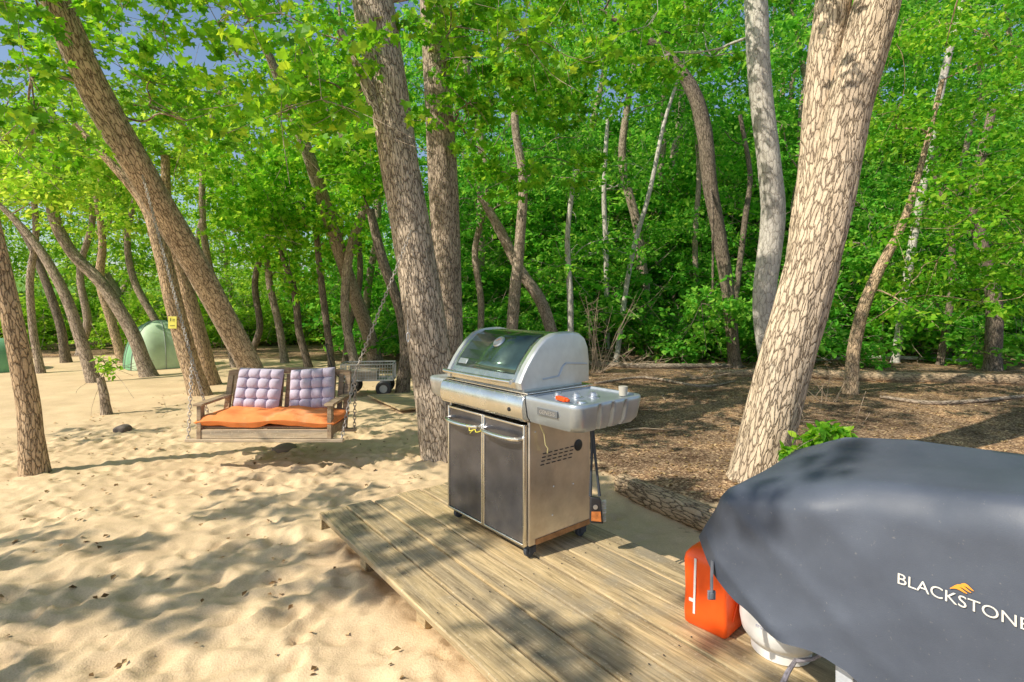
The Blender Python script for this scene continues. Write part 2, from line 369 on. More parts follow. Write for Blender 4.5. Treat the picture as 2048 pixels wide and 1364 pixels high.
def clus(c,r_,cnt,rg,flat=.6):
    k=max(4,cnt//16); sub=rg.normal(size=(k,3))*np.array([.68,.68,.68*flat])*r_
    q=rg.integers(0,k,cnt); return np.array(c)+sub[q]+rg.normal(size=(cnt,3))*np.array([.2,.2,.09])*r_
def connect(nodes,cl,rmax,rg,base):
    nodes=[(np.array(p),r,-1) for p,r in nodes]; todo=[np.array(c[:3]) for c in cl]; boughs=[]
    while todo:
        best=None
        NP=np.array([n[0] for n in nodes]); pen=np.array([.35 if n[2]<0 else 0 for n in nodes])
        for ti,t in enumerate(todo):
            dd=np.linalg.norm(NP-t,axis=1)+np.maximum(0,NP[:,2]-t[2])*.8+pen
            j=int(dd.argmin())
            if best is None or dd[j]<best[0]: best=(dd[j],ti,j)
        _,ti,j=best; t=todo.pop(ti); p,r,cid=nodes[j]
        if cid<0: cid=len(boughs); boughs.append([])
        r1=max(.006,min(rmax,r)*.62); r0=min(r*.9,max(r1*1.25,.01))
        L=np.linalg.norm(t-p); mid=[p+(t-p)*f+rg.normal(size=3)*L*.07+np.array([0,0,L*.06]) for f in (.35,.7)]
        pp,rr=smoothpath([p,mid[0],mid[1],t],[r0,r0*.85,r1*.9,r1*.7],4)
        boughs[cid].append(tubenp(pp-base,rr,6,0,1))
        q1=pp[len(pp)//3]; q2=pp[2*len(pp)//3]
        nodes.append((q1,r0*.85,cid)); nodes.append((q2,r1,cid)); nodes.append((t,r1*.8,cid))
        for _ in range(3):
            e=t+rg.normal(size=3)*.38; pp,rr=smoothpath([t,(t+e)/2+rg.normal(size=3)*.05,e],[r1*.6,r1*.4,.003],3); boughs[cid].append(tubenp(pp-base,rr,4,0,1))
    return boughs
def boughmeshes(boughs,mat):
    out=[]
    for b in boughs:
        V,Fq,A=merge(b); out.append(npmesh('branch',V,Fq,mat,True,{'bark':A}))
    return out
def rect(n,x0,x1,y0,y1,Y0,Y1,rg,r=.45):
    return [tuple(P(rg.uniform(x0,x1),rg.uniform(y0,y1),rg.uniform(Y0,Y1)))+(r*rg.uniform(.7,1.3),) for _ in range(n)]
SEED=[10]
def tree(name,label,stems,mat,clusters,lmat=L_mid,lsize=.1,lcnt=200,shape=OVAL,n=24,sub=8,amp=.05,ridge=.02,flare=1.25,rmax=.05,group=None,cat='tree'):
    SEED[0]+=1; sd=SEED[0]; rg=np.random.default_rng(sd)
    b=P(*stems[0][0][:3]); bz=gz(b.x,b.y); base=np.array([b.x,b.y,bz]); root=thing(name,label,cat,tuple(base),0,group)
    parts=[];nodes=[]
    for si,st in enumerate(stems):
        pts=[np.array(P(*q[:3])) for q in st]; rad=[]
        for i,q in enumerate(st):
            a=st[max(0,i-1)]; c=st[min(len(st)-1,i+1)]; sl=math.cos(math.atan2(abs(c[0]-a[0]),abs(c[1]-a[1])+1e-6)); va=math.cos(math.atan((q[0]-1024)/F))
            rw=q[3]/2*q[2]/F; rad.append(rw*sl*va/(1+rw/q[2])*.97)
        if si==0:
            pts[0][2]=bz; d=pts[1]-pts[0]; foot=pts[0]-d/np.linalg.norm(d)*.15; foot[2]=bz-.12
            k=min(.35,.5*np.linalg.norm(d)); p1=pts[0]+d/np.linalg.norm(d)*k
            r1=rad[0]*(1-.3)+rad[1]*.3
            pts=[foot,pts[0],p1]+pts[1:]; rad=[rad[0]*flare*1.12,rad[0]*flare*.96,r1]+rad[1:]
        pp,rr=smoothpath(pts,rad,sub); parts.append(tubenp(pp-base,rr,n,amp,sd+si*7,ridge))
        h=len(pp)//2
        nodes+= [(pp[i],rr[i]*.5) for i in range(h,len(pp),3)]+[(pp[-1],rr[-1])]
    V,Fq,A=merge(parts); link('trunk',npmesh('trunk',V,Fq,mat,True,{'bark':A}),None,root)
    if clusters:
        for me_ in boughmeshes(connect(nodes,clusters,rmax,rg,base),mat): link('branch',me_,None,root)
        C=np.concatenate([clus(c[:3],c[3],int(lcnt*(c[3]/.45)**1.5),rg) for c in clusters])-base
        link('crown',leafmesh('crown',C,lsize,lmat,shape,sd),None,root)
    return root
rg=np.random.default_rng(21)
def box3(n,x,y,z,r=.5): return [(rg.uniform(*x),rg.uniform(*y),rg.uniform(*z),r*rg.uniform(.7,1.3)) for _ in range(n)]

tree('tree','slender rough trunk at the far left edge, in the sand nearest the camera',
 [[(68,945,5.08,60),(55,800,5.05,55),(25,640,4.9,52),(-12,480,4.8,50),(-60,300,4.6,46),(-130,60,4.2,44),(-200,-250,3.8,40)]],B_or,
 box3(26,(-7.2,-3.4),(-3.4,.6),(3.9,6.4),.34)+box3(30,(-7.6,-3.2),(-.4,3.8),(3.9,6.4),.34),L_near,.11,120,MAPLE,n=28,sub=9,amp=.06,ridge=.03,rmax=.045)  # box clusters: unseen foliage added out of view to dapple the foreground
tree('tree','big leaning tree whose trunk rises leftwards from behind the bench swing',
 [[(520,778,9.8,58),(485,705,9.3,58),(440,620,8.7,62),(385,520,7.9,68),(325,420,7.1,74),(262,310,6.4,80),(200,200,5.9,82),(140,70,5.4,82),(90,-60,5.1,76),(20,-300,4.8,60)]],B_lean,
 rect(10,0,120,-60,330,4.6,6.8,rg,.36)+rect(16,240,420,-140,270,6.2,8.4,rg,.40)+rect(8,0,300,-100,60,4.3,5.0,rg,.28)+rect(8,60,260,-40,160,6.6,8.2,rg,.4)+rect(6,150,480,-380,-120,4.5,6.5,rg,.45)+box3(18,(-9.2,-4.6),(2.6,7.5),(4.6,7.2),.36),L_near,.095,160,MAPLE,n=40,sub=9,amp=.06,ridge=.035,flare=1.1,rmax=.03)  # box clusters at the end: unseen leaves added to shade the middle sand
tree('tree','thick rough trunk just behind the grill, holding the right swing chain',
 [[(888,912,5.62,100),(872,790,5.6,96),(852,650,5.6,90),(828,490,5.6,86),(802,340,5.6,84),(778,190,5.6,86),(752,40,5.6,92),(732,-90,5.6,84),(700,-400,5.6,66)],
  [(800,330,5.6,34),(760,235,5.5,30),(720,140,5.4,24),(680,60,5.3,18)]],B_main,
 rect(20,400,700,-140,240,4.6,6.6,rg,.38)+rect(20,860,1260,-140,160,5.0,7.2,rg,.38)+box3(18,(-4.0,1.2),(3.2,8.5),(5.4,8.0),.38),L_near,.095,155,MAPLE,n=48,sub=10,amp=.06,ridge=.045,flare=1.1,rmax=.03)  # box clusters: leaves added above the view to shade the ground at right
tree('tree','grey upright trunk close behind the thick tree beside the grill',
 [[(900,838,7.35,62),(898,650,7.4,60),(892,500,7.4,60),(886,350,7.4,62),(878,200,7.4,60),(868,40,7.4,58),(860,-150,7.4,50),(850,-400,7.4,42)]],B_mid,
 rect(15,920,1180,120,360,6.8,9,rg,.42)+rect(5,870,960,0,330,6.4,7.0,rg,.26)+rect(4,640,1200,-380,-100,6.5,9,rg,.5),L_mid,.1,165,MAPLE,n=32,sub=8,rmax=.03)
tree('tree','massive forked tan trunk to the right, rising beside the covered griddle',
 [[(1515,962,4.84,128),(1540,850,4.84,124),(1572,720,4.84,124),(1606,590,4.84,124),(1640,460,4.84,122),(1668,350,4.84,112),(1700,200,4.84,110),(1745,40,4.84,114),(1785,-120,4.84,104),(1850,-500,4.84,80)],
  [(1618,520,4.9,100),(1630,400,4.94,92),(1640,270,5.02,86),(1652,120,5.06,82),(1668,-20,5.1,80),(1690,-250,5.2,70)]],B_big,
 rect(10,1350,2150,-520,-130,3.6,6.5,rg,.45),L_near,.1,170,MAPLE,n=64,sub=12,amp=.05,ridge=.045,flare=1.12,rmax=.04)
tree('tree','smooth pale grey trunk, gently bent, left of the massive forked trunk',
 [[(1560,800,8.7,54),(1540,710,8.7,52),(1528,600,8.6,50),(1546,440,8.5,54),(1536,310,8.4,52),(1520,170,8.3,50),(1512,20,8.2,50),(1508,-130,8.2,46),(1500,-400,8.2,40)]],B_pale,
 rect(12,1120,1460,-120,170,7.5,10,rg,.46)+rect(5,1400,1600,-300,-80,7.5,10,rg,.5),L_mid,.1,175,MAPLE,n=28,amp=.04,ridge=.01,rmax=.035)
tree('tree','dark curved trunk arching leftwards high above the green slope',
 [[(1470,735,13.2,28),(1458,600,13,28),(1440,480,13,30),(1420,370,13,32),(1408,260,13,34),(1385,180,13,34),(1335,110,13,30),(1270,65,13,24),(1200,20,13,16)]],B_dark,
 rect(12,1120,1420,-80,140,12.5,14.5,rg,.65)+rect(6,1330,1480,520,690,12,12.8,rg,.4),L_far,.13,170,OVAL,n=16,amp=.05,ridge=.0,rmax=.05)
tree('tree','small crooked orange-tinted trunk right of the massive forked trunk',
 [[(1700,790,9.2,32),(1708,700,9.2,30),(1726,620,9.2,30),(1758,540,9.2,28),(1795,470,9.1,22),(1822,400,9,18),(1850,300,9,14),(1885,160,9,11)]],B_or,
 rect(46,1780,2130,40,620,7.8,10.8,rg,.46),L_mid,.1,195,OVAL,n=16,rmax=.022)
tree('tree','lone trunk slanting up left from beside the garden cart',
 [[(752,728,13.7,32),(735,660,13.2,32),(705,580,12.6,31),(672,480,12,31),(640,380,11.5,31),(610,290,11,28),(570,190,10.6,24),(530,90,10.2,18)]],B_mid,
 rect(30,420,740,130,480,9.5,12.5,rg,.46),L_mid,.11,185,MAPLE,n=18,rmax=.025)
tree('tree','orange-lit trunk with a yellow tag, left of the swing',
 [[(400,790,9.2,46),(375,710,9.15,44),(348,610,9.1,42),(322,500,9.0,38),(292,410,9.0,34),(225,330,9,26),(150,250,9,20)]],B_or,
 rect(13,60,330,160,400,8.5,10.5,rg,.42),L_left,.10,155,MAPLE,n=22,rmax=.028)
tree('tree','orange-lit trunk close behind the tagged trunk, left of the swing',
 [[(420,768,10.4,42),(402,690,10.3,40),(378,600,10.2,36),(352,510,10.1,30),(335,420,10,24),(330,300,10,18)]],B_or,
 rect(12,270,480,230,470,10,12.5,rg,.42),L_left,.10,155,MAPLE,n=22,rmax=.028)
minor=[
 ('tree leaning left in front of the pale green dome tent',[(298,752,11.5,38),(262,660,11.5,36),(205,570,11.5,36),(140,500,11.5,34),(105,420,11.5,30),(112,320,11.5,24),(100,200,11.5,16)],B_mid,L_left,(40,260,150,420,10,13)),
 ('thin bent trunk third from the left edge, leaning over the sand',[(188,768,10.6,32),(162,680,10.6,30),(130,590,10.6,28),(80,500,10.6,26),(20,430,10.6,22),(-60,360,10.6,15)],B_mid,L_left,(-50,200,300,430,9.5,12)),
 ('thin upright trunk near the left edge behind the foreground trunk',[(82,748,12,20),(66,660,12,19),(60,560,12,18),(72,460,12,16),(60,330,12,12)],B_mid,L_left,(-20,170,200,420,11,14)),
 ('slim trunk with orange base between the tent and the bent trunk',[(246,728,14,24),(222,640,14,22),(200,560,14,21),(205,480,14,17),(190,380,14,12)],B_or,L_left,(120,320,300,480,13,16)),
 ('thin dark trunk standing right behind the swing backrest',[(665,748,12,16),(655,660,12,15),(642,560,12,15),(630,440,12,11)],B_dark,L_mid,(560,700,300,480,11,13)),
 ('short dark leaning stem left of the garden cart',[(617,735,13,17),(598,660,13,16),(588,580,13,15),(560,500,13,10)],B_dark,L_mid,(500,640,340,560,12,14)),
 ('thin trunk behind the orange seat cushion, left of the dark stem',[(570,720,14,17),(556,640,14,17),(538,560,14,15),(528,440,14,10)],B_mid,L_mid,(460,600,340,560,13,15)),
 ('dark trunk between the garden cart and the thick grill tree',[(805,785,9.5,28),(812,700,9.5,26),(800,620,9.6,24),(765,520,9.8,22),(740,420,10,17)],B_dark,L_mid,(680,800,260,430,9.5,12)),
 ('pale thin trunk rising straight up directly behind the grill lid',[(1018,700,12,24),(1028,600,12,24),(1040,480,12,22),(1046,360,12,19),(1030,240,12,16),(1036,90,12,12)],B_mid,L_far,(930,1160,100,420,11.3,14)),
 ('trunk leaning left and crossing behind the grill tree foliage',[(1125,700,12.5,28),(1085,610,12.5,28),(1040,540,12.5,27),(1000,460,12.5,24),(960,390,12.5,16)],B_mid,L_far,(880,1060,260,440,12,15)),
 ('thin pale stem right of the grill lid in front of the slope',[(1142,690,12.6,13),(1140,590,12.6,13),(1135,470,12.6,11),(1150,340,12.6,9)],B_pale,L_far,(1080,1230,200,560,12.7,14)),
 ('slim bent trunk in the middle of the green slope',[(1300,640,16,22),(1285,540,16,22),(1272,440,16,20),(1245,330,16,18),(1252,230,16,14),(1270,120,16,10)],B_mid,L_far,(1180,1340,60,560,15.6,18)),
 ('thin leaning trunk just left of the smooth pale trunk',[(1460,590,15,14),(1490,440,15,13),(1500,350,15,11),(1480,230,15,9)],B_dark,L_far,(1400,1560,100,560,14.3,17)),
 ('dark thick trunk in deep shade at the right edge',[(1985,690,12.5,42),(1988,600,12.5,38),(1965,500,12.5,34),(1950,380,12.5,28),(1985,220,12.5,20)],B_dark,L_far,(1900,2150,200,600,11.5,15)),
 ('light slender trunk seen high through leaves at the upper right',[(1790,690,14,20),(1820,520,14,20),(1868,250,14,20),(1892,130,14,18),(1925,0,14,14),(1945,-120,14,10)],B_pale,L_far,(1740,2080,-60,580,13.4,15.5)),
 ('thin forest trunk rising between the dark curved trunk and slender stems',[(1395,610,16,12),(1390,480,16,12),(1398,340,16,11),(1385,200,16,9)],B_mid,L_far,(1300,1460,60,580,15.6,17)),
 ('slim grey trunk on the slope left of the bent one',[(1215,610,15,11),(1212,500,15,11),(1208,380,15,10),(1215,240,15,8)],B_pale,L_far,(1120,1290,80,580,14.6,17)),
 ('thin crossing trunk high left of the thick grill tree',[(712,735,12,20),(690,620,12,19),(700,500,12,19),(730,400,12,18),(700,300,12,16),(640,200,12,14),(600,100,12,10)],B_mid,L_mid,(560,720,80,250,12,14)),
 ('slim trunk bending left between the tagged tree and swing back',[(470,735,13,18),(450,640,13,17),(420,540,13,16),(405,430,13,15),(410,300,13,13),(440,180,13,10)],B_mid,L_left,(380,520,120,330,13,15)),
 ('far left thin trunk curving over towards the frame edge',[(132,735,14,24),(120,650,14,22),(90,560,14,21),(50,470,14,19),(-10,400,14,14)],B_dark,L_left,(-30,150,280,420,14,16)),
 ('thin dark stem between swing back and garden cart, curving right',[(690,742,14,14),(700,650,14,14),(720,560,14,13),(715,440,14,11)],B_dark,L_mid,(640,780,300,520,13.5,16)),
 ('thin twisting stem directly left of the grill lid behind the grey trunk',[(960,705,13,14),(962,600,13,14),(950,500,13,13),(975,380,13,11),(960,260,13,9)],B_mid,L_far,(920,1020,160,560,12.5,15)),
 ('thin trunk on the upper right slope beside the crooked trunk',[(1655,690,14.5,16),(1650,560,14.5,15),(1690,420,14.5,14),(1715,300,14.5,12),(1700,150,14.5,10)],B_mid,L_far,(1700,1800,60,580,13.8,16)),
 ('slender dark trunk towards the right edge behind sunny leaves',[(1880,690,13.5,18),(1905,560,13.5,17),(1895,430,13.5,15),(1860,320,13.5,11)],B_dark,L_far,(1820,1960,200,600,12.5,15)),
 ('thin leaning grey trunk between tagged tree and tent',[(345,735,15,20),(310,640,15,19),(268,560,15,18),(255,470,15,15),(280,360,15,11)],B_mid,L_left,(180,340,280,440,15,17)),
 ('low crossing trunk leaning right between the two orange-lit trees and swing',[(500,742,14.5,15),(520,650,14.5,15),(510,560,14.5,14),(535,450,14.5,12),(500,340,14.5,10),(470,230,14.5,8)],B_dark,L_left,(440,580,200,480,14.5,16)),
 ('slender trunk arching left high above the tent',[(160,730,16,20),(175,640,16,19),(160,540,16,17),(185,430,16,15),(150,320,16,12),(90,240,16,9)],B_mid,L_left,(60,240,180,440,15,17)),
 ('thin pale stem leaning right across the green slope behind the grill shelf',[(1232,665,14,12),(1262,520,14,11),(1300,380,14,10),(1330,240,14,8),(1370,120,14,6)],B_pale,L_far,(1250,1400,60,300,14.2,16)),
]
for lab,pts,bm_,lm,rc in minor:
    tree('tree',lab,[pts],bm_,rect(12,*rc,rg,.46),lm,.12,165,OVAL,n=14,sub=6,rmax=.024)
tree('sapling','short crooked stem with a tuft of green leaves on the left sand',
 [[(213,830,7.6,24),(208,790,7.6,22),(200,755,7.6,18)]],B_mid,rect(4,190,220,715,755,7.5,7.7,rg,.09),L_left,.08,260,OVAL,n=10,rmax=.01,cat='sapling')

def proto(seed,h,rad,nl,lm,size,low=.15):
    r=np.random.default_rng(seed); pts=[np.array([0,0,-.5])]
    x=r.normal(size=2)*.0
    for i in range(1,7):
        x=x+r.normal(size=2)*.28; pts.append(np.array([x[0],x[1],h*i/6]))
    pp,rr=smoothpath(pts,[.15,.13,.11,.10,.08,.05,.02],4); t=tubenp(pp,rr,10,.05,seed)
    cl=[]
    for i in range(40):
        z=h*r.uniform(low,1.0); rr_=rad*(1-abs(z/h-.45)*.9)*math.sqrt(r.random()); a=r.uniform(0,6.28); c=pp[int(z/h*(len(pp)-1))]
        cl.append((c[0]+rr_*math.cos(a),c[1]+rr_*math.sin(a),z,r.uniform(.7,1.2)))
    br=boughmeshes(connect([(pp[i],rr[i]) for i in range(5,len(pp),6)],cl,.035,r,np.zeros(3)),B_mid)
    C=np.concatenate([clus(c[:3],c[3],nl//40,r,.5) for c in cl])
    return npmesh('trunk',t[0],t[1],B_mid,True,{'bark':t[2]}),br,leafmesh('crown',C,size,lm,OVAL,seed)
PR=[proto(101+i,11+i,2.7,7200,L_far,.17,.04) for i in range(4)]
PL=[proto(201+i,8+i,2.4,5500,L_left,.16,.1) for i in range(3)]
r=np.random.default_rng(5)
def place(pr,x,y,sc,label,group):
    root=thing('forest_tree',label,'tree',(x,y,gz(x,y)),r.uniform(0,6.28),group); root.scale=(sc,sc,sc*r.uniform(.9,1.15))
    link('trunk',pr[0],None,root); link('crown',pr[2],None,root)
    for b_ in pr[1]: link('branch',b_,None,root)
for yy in (18,21.5,26,31,37):
    w=yy*1.05+4; x=-5.5 if yy<24 else -9
    while x<w:
        place(PR[r.integers(4)],x+r.uniform(-.8,.8),yy+r.uniform(-1.5,1.5),r.uniform(.85,1.2),'leafy forest tree crowded among others on the green slope behind the clearing','trees of the wood on the slope')
        x+=3.4+yy*.06+r.uniform(0,1.6)
for yy in (19,24,30,38):
    x=-yy*1.05-3
    while x<-7:
        place(PL[r.integers(3)],x+r.uniform(-1,1),yy+r.uniform(-1.5,1.5),r.uniform(.75,1.05),'light green tree in the distant row beyond the sand at left','distant light trees at left')
        x+=2.9+yy*.05+r.uniform(0,1.0)
def shrubproto(seed,lm,size,nl=1500,spr=.4,cr=(.25,.42)):
    r_=np.random.default_rng(seed); cl=[(r_.normal()*spr,r_.normal()*spr,r_.uniform(.15,.95),r_.uniform(*cr)) for _ in range(14)]
    br=connect([(np.array([0,0,-.05]),.02)],cl,.012,r_,np.zeros(3)); V,Fq,A=merge([q for b_ in br for q in b_])
    C=np.concatenate([clus(c[:3],c[3],nl//14,r_,.6) for c in cl]); C[:,2]=np.maximum(C[:,2],.03)
    return npmesh('stems',V,Fq,B_mid,True,{'bark':A}),leafmesh('foliage',C,size,lm,OVAL,seed,.9,.5)
SH=[shrubproto(301+i,L_far,.11,1700) for i in range(3)]+[shrubproto(311,L_left,.11)]+[shrubproto(321,L_near,.13,650,.15,(.12,.2))]
def shrub(x,y,s,k,label,group=None):
    root=thing('shrub',label,'shrub',(x,y,gz(x,y)),r.uniform(0,6.28),group); root.scale=(s,s,s*r.uniform(.8,1.1))
    link('stems',SH[k][0],None,root); link('foliage',SH[k][1],None,root)
for i in range(125):
    x=r.uniform(-5,19); y=float(y0f(x))+r.uniform(-.9,4.0)
    shrub(x,y,r.uniform(.6,1.8),int(r.integers(3)),'bushy green shrub in the thicket along the foot of the wooded slope','undergrowth shrubs at the foot of the slope')
for i in range(60):
    x=r.uniform(-27,-6); y=r.uniform(16.5,27)
    shrub(x,y,r.uniform(.9,1.8),3,'light green shrub at the far left edge of the sand','shrubs beyond the sand at left')
for i in range(100):
    x=r.uniform(-4,26); y=float(y0f(x))+r.uniform(4.0,13)
    shrub(x,y,r.uniform(1.3,2.5),int(r.integers(3)),'leafy green shrub growing among the tree trunks higher up the slope','shrubs higher up the wooded slope')
pl_=Vector((2.30,4.15,0)); root=thing('shrub','bright green leafy sprig growing at the base of the massive forked trunk','plant',(pl_.x,pl_.y,gz(pl_.x,pl_.y))); root.scale=(.56,.56,.66)
link('stems',SH[4][0],None,root); link('foliage',SH[4][1],None,root)
N=46000; gx=r.uniform(-5.5,24,N*2); gy=y0f(gx)+r.uniform(-1.4,1,N*2)+r.random(N*2)**1.3*15; keep=vn(gx*.7,gy*.7,0,31)>-.7+.9*np.exp(-np.maximum(0,gy-y0f(gx)+.6)); gx=gx[keep][:N]; gy=gy[keep][:N]
gzz=hill(gx,gy)+.03+r.random(len(gx))**2*.5
o=link('ground_cover',leafmesh('ground_cover',np.stack([gx,gy,gzz],-1),.14,L_far,OVAL,9,1.0,.45),None); meta(o,'low green leafy ground cover spread over the wooded slope','ground cover',kind='stuff')
N=15000; gx=r.uniform(-3,14,N*2); gy=r.uniform(3.0,15,N*2); k=(gx>xb(gy)-.15); gx=gx[k][:N]; gy=gy[k][:N]
gzz=np.array([gz(a,b_) for a,b_ in zip(gx,gy)])+.010
o=link('leaf_litter',leafmesh('leaf_litter',np.stack([gx,gy,gzz],-1),.040,L_dead,OVAL,19,1.9,.25,.3),None); meta(o,'brown dead leaves strewn over the dark soil at right','leaf litter',kind='stuff')
gx=r.uniform(-6,1,900); gy=1.5+r.random(900)**.8*9; k=gx<xb(gy)-.1; gx=gx[k];gy=gy[k]
pl=((gx+1.283)*.792+(gy-3.61)*.61); k=(pl<-.05)|(gy>4.6); gx=gx[k];gy=gy[k]
gzz=np.array([gz(a,b_) for a,b_ in zip(gx,gy)])+.012
o=link('sand_debris',leafmesh('sand_debris',np.stack([gx,gy,gzz],-1),.035,L_dead,DIA,29,1.6,.35,.3),None); meta(o,'small dry leaves and bits scattered on the sand','leaf litter',kind='stuff')
TW=simple('dry_twig',(.38,.29,.20),.9,0,.2,9,.1)
mb=MB(); cnt=0
while cnt<230:
    x=r.uniform(-2.5,12); y=r.uniform(3.6,14.8)
    if x<xb(y)-.1: continue
    if y>10.5 or r.random()<.25:
        a=r.uniform(0,3.14); L=r.uniform(.1,.6); z=gz(x,y)+.015; dx,dy=math.cos(a)*L,math.sin(a)*L*.7
        mb.tube([(x,y,z),(x+dx*.5+r.normal()*.04,y+dy*.5+r.normal()*.04,z+.01+r.random()*.02),(x+dx,y+dy,z+.005)],[.004+.006*r.random(),.004,.002],4)
        cnt+=1
o=mb.build('twig_litter',TW); meta(o,'short dry twigs strewn over the soil at right','twigs',kind='stuff')

# ---------------------------------------------------------------- logs
def log(name,label,pts,rad,mat,n=20,cat='log'):
    base=np.array(pts[0],float); pp,rr=smoothpath([np.array(p,float)-base for p in pts],rad,8); V,Fq,A=tubenp(pp,rr,n,.08,int(abs(base[0])*10)+3,.04)
    c0=len(V); V=np.concatenate([V,[pp[0]],[pp[-1]]]); A=np.concatenate([A,[[0,0,0]],[[0,0,0]]]); m_=len(pp)
    me_=bpy.data.meshes.new(name)
    Fl=[tuple(int(q) for q in f) for f in Fq]+[(c0,(j+1)%n,j) for j in range(n)]+[(c0+1,(m_-1)*n+j,(m_-1)*n+(j+1)%n) for j in range(n)]
    me_.from_pydata([tuple(v_) for v_ in V],[],Fl); a=me_.attributes.new('bark','FLOAT_VECTOR','POINT'); a.data.foreach_set('vector',A.astype(np.float32).ravel())
    me_.polygons.foreach_set('use_smooth',[True]*len(me_.polygons))
    o=link(name,me_,mat); o.location=base; return meta(o,label,cat)
log('log','thick weathered log lying on the ground between grill and covered griddle',[(.94,4.6,.06),(1.15,4.2,.065),(1.38,3.8,.065),(1.62,3.35,.06)],[.09,.10,.10,.09],B_or)
def gp(px,py,h): p=G(px,py); return (p.x,p.y,gz(p.x,p.y)+h)
log('log','long fallen log across the litter at the far right',[gp(1430,752,.05),gp(1600,757,.07),gp(1850,764,.06),gp(2150,768,.07)],[.07,.10,.12,.12],B_or)
log('log','thin fallen trunk in the litter behind the grill, left of the long log',[gp(1130,728,.04),gp(1300,736,.05),gp(1480,732,.04)],[.05,.07,.05],B_mid)
log('log','crooked dead branch lying between the grill and the thin fallen trunk',[gp(1190,772,.03),gp(1290,758,.04),gp(1400,775,.02),gp(1470,768,.04)],[.02,.03,.025,.012],B_mid)
log('log','dead limb on the litter below the long log at far right',[gp(1760,800,.03),gp(1880,812,.03),gp(2060,800,.03)],[.02,.035,.03],B_mid)
log('log','thin grey driftwood pole lying just in front of the shrubs at right',[gp(1560,728,.04),gp(1760,722,.06),gp(1980,728,.05)],[.03,.05,.04],B_pale)
log('log','pale slanting fallen branch propped up at the foot of the slope',[gp(1340,700,.1),tuple(P(1372,650,15.4)),tuple(P(1420,600,15.8))],[.06,.05,.03],B_main)
def brush(label,px,py,Y,n,spr,ht,seed,th=1):
    rr_=random.Random(seed); b=P(px,py,Y); b.z=gz(b.x,b.y); root=thing('dead_branch',label,'branch',b); mb=MB()
    for i in range(n):
        a=rr_.uniform(0,6.28); e=Vector((math.cos(a)*spr*rr_.random(),math.sin(a)*spr*.5*rr_.random(),ht*rr_.uniform(.3,1))); s=Vector((rr_.uniform(-.15,.15),0,0))
        mid=(s+e)/2+Vector((rr_.uniform(-.1,.1),0,rr_.uniform(-.05,.12)))
        mb.tube([s,mid,e],[.010*th,.006*th,.002],5)
        for _ in range(4):
            q=mid.lerp(e,rr_.random()); mb.tube([q,q+Vector((rr_.uniform(-.25,.25),rr_.uniform(-.1,.1),rr_.uniform(-.25,.2)))],[.004*th,.0015],4)
    mb.build('twigs',TW,root)
brush('dry brush pile of bare twigs to the right of the grill lid',1195,690,12.0,20,1.1,1.9,3,.9)
brush('few bare twigs springing up left of the small crooked trunk',1660,800,8.4,7,.6,.7,4,.6)
brush('low scatter of dry sticks behind the long fallen log',1260,715,13,16,1.5,.4,6)
brush('low tangle of sticks on the litter below the smooth pale trunk',1400,745,11,14,1.6,.3,9)
for i,(px,py) in enumerate([(1250,860),(1330,800),(1640,850)]):
    b=G(px,py); mb=MB(); mb.tube([(0,0,.02),(.25,.05,.03),(.5,.02,.02),(.8,.12,.03)],[.010,.008,.006,.003],6)
    o=mb.build('stick',TW,None); o.location=(b.x,b.y,gz(b.x,b.y)); o.rotation_euler=(0,0,i*1.3)
    meta(o,['thin stick lying on dark soil right of the grill','thin stick on the soil in front of the slope, midway','thin stick on the litter right of the massive trunk'][i],'stick')

# ---------------------------------------------------------------- platform
A0=(-1.283,3.61,0.0); ANG=math.atan2(-.792,.61)
plt=thing('wooden_platform','low weathered plank platform carrying the grill and griddle','platform',A0,ANG)
rr_=random.Random(4); mb=MB(); y=0
for i in range(7):
    w=.178; x0=rr_.uniform(-.03,.02); zt=.2+rr_.uniform(-.004,.003)
    mb.box(((x0+5.0)/2,y+w/2,zt-.0175),(5.0-x0,w,.035),Matrix.Rotation(rr_.uniform(-.012,.012),3,'X')); y+=w+rr_.uniform(.009,.014)
mb.build('deck_planks',DECK,plt,bevel=.007)
mb=MB()
for x in (.05,.75,1.5,2.3,3.1,3.9,4.6): mb.box((x,.68,.118),(.04,1.16,.09))
mb.build('joists',DECK,plt,bevel=.003)
mb=MB(); mb.box((.018,.60,.125),(.02,1.2,.07)); mb.build('end_board',DECK,plt,bevel=.003)
for x,yy in ((.52,.12),(1.25,.12),(2.3,.12),(3.1,.12),(.4,1.22),(2.0,1.22),(3.4,1.22)):
    mb=MB(); mb.box((x,yy,.03),(.09,.07,.26)); mb.build('support_post',DECK,plt,bevel=.004)
mb=MB()
for x in (.05,.75,1.5,2.3,3.1):
    for i in range(7):
        for dy in (.04,.14): mb.lathe([(.004,0),(.004,.0015)],(x+rr_.uniform(-.006,.006),i*.1895+dy,.2035),(0,0,1),6)
mb.build('nail_heads',BLK,plt)

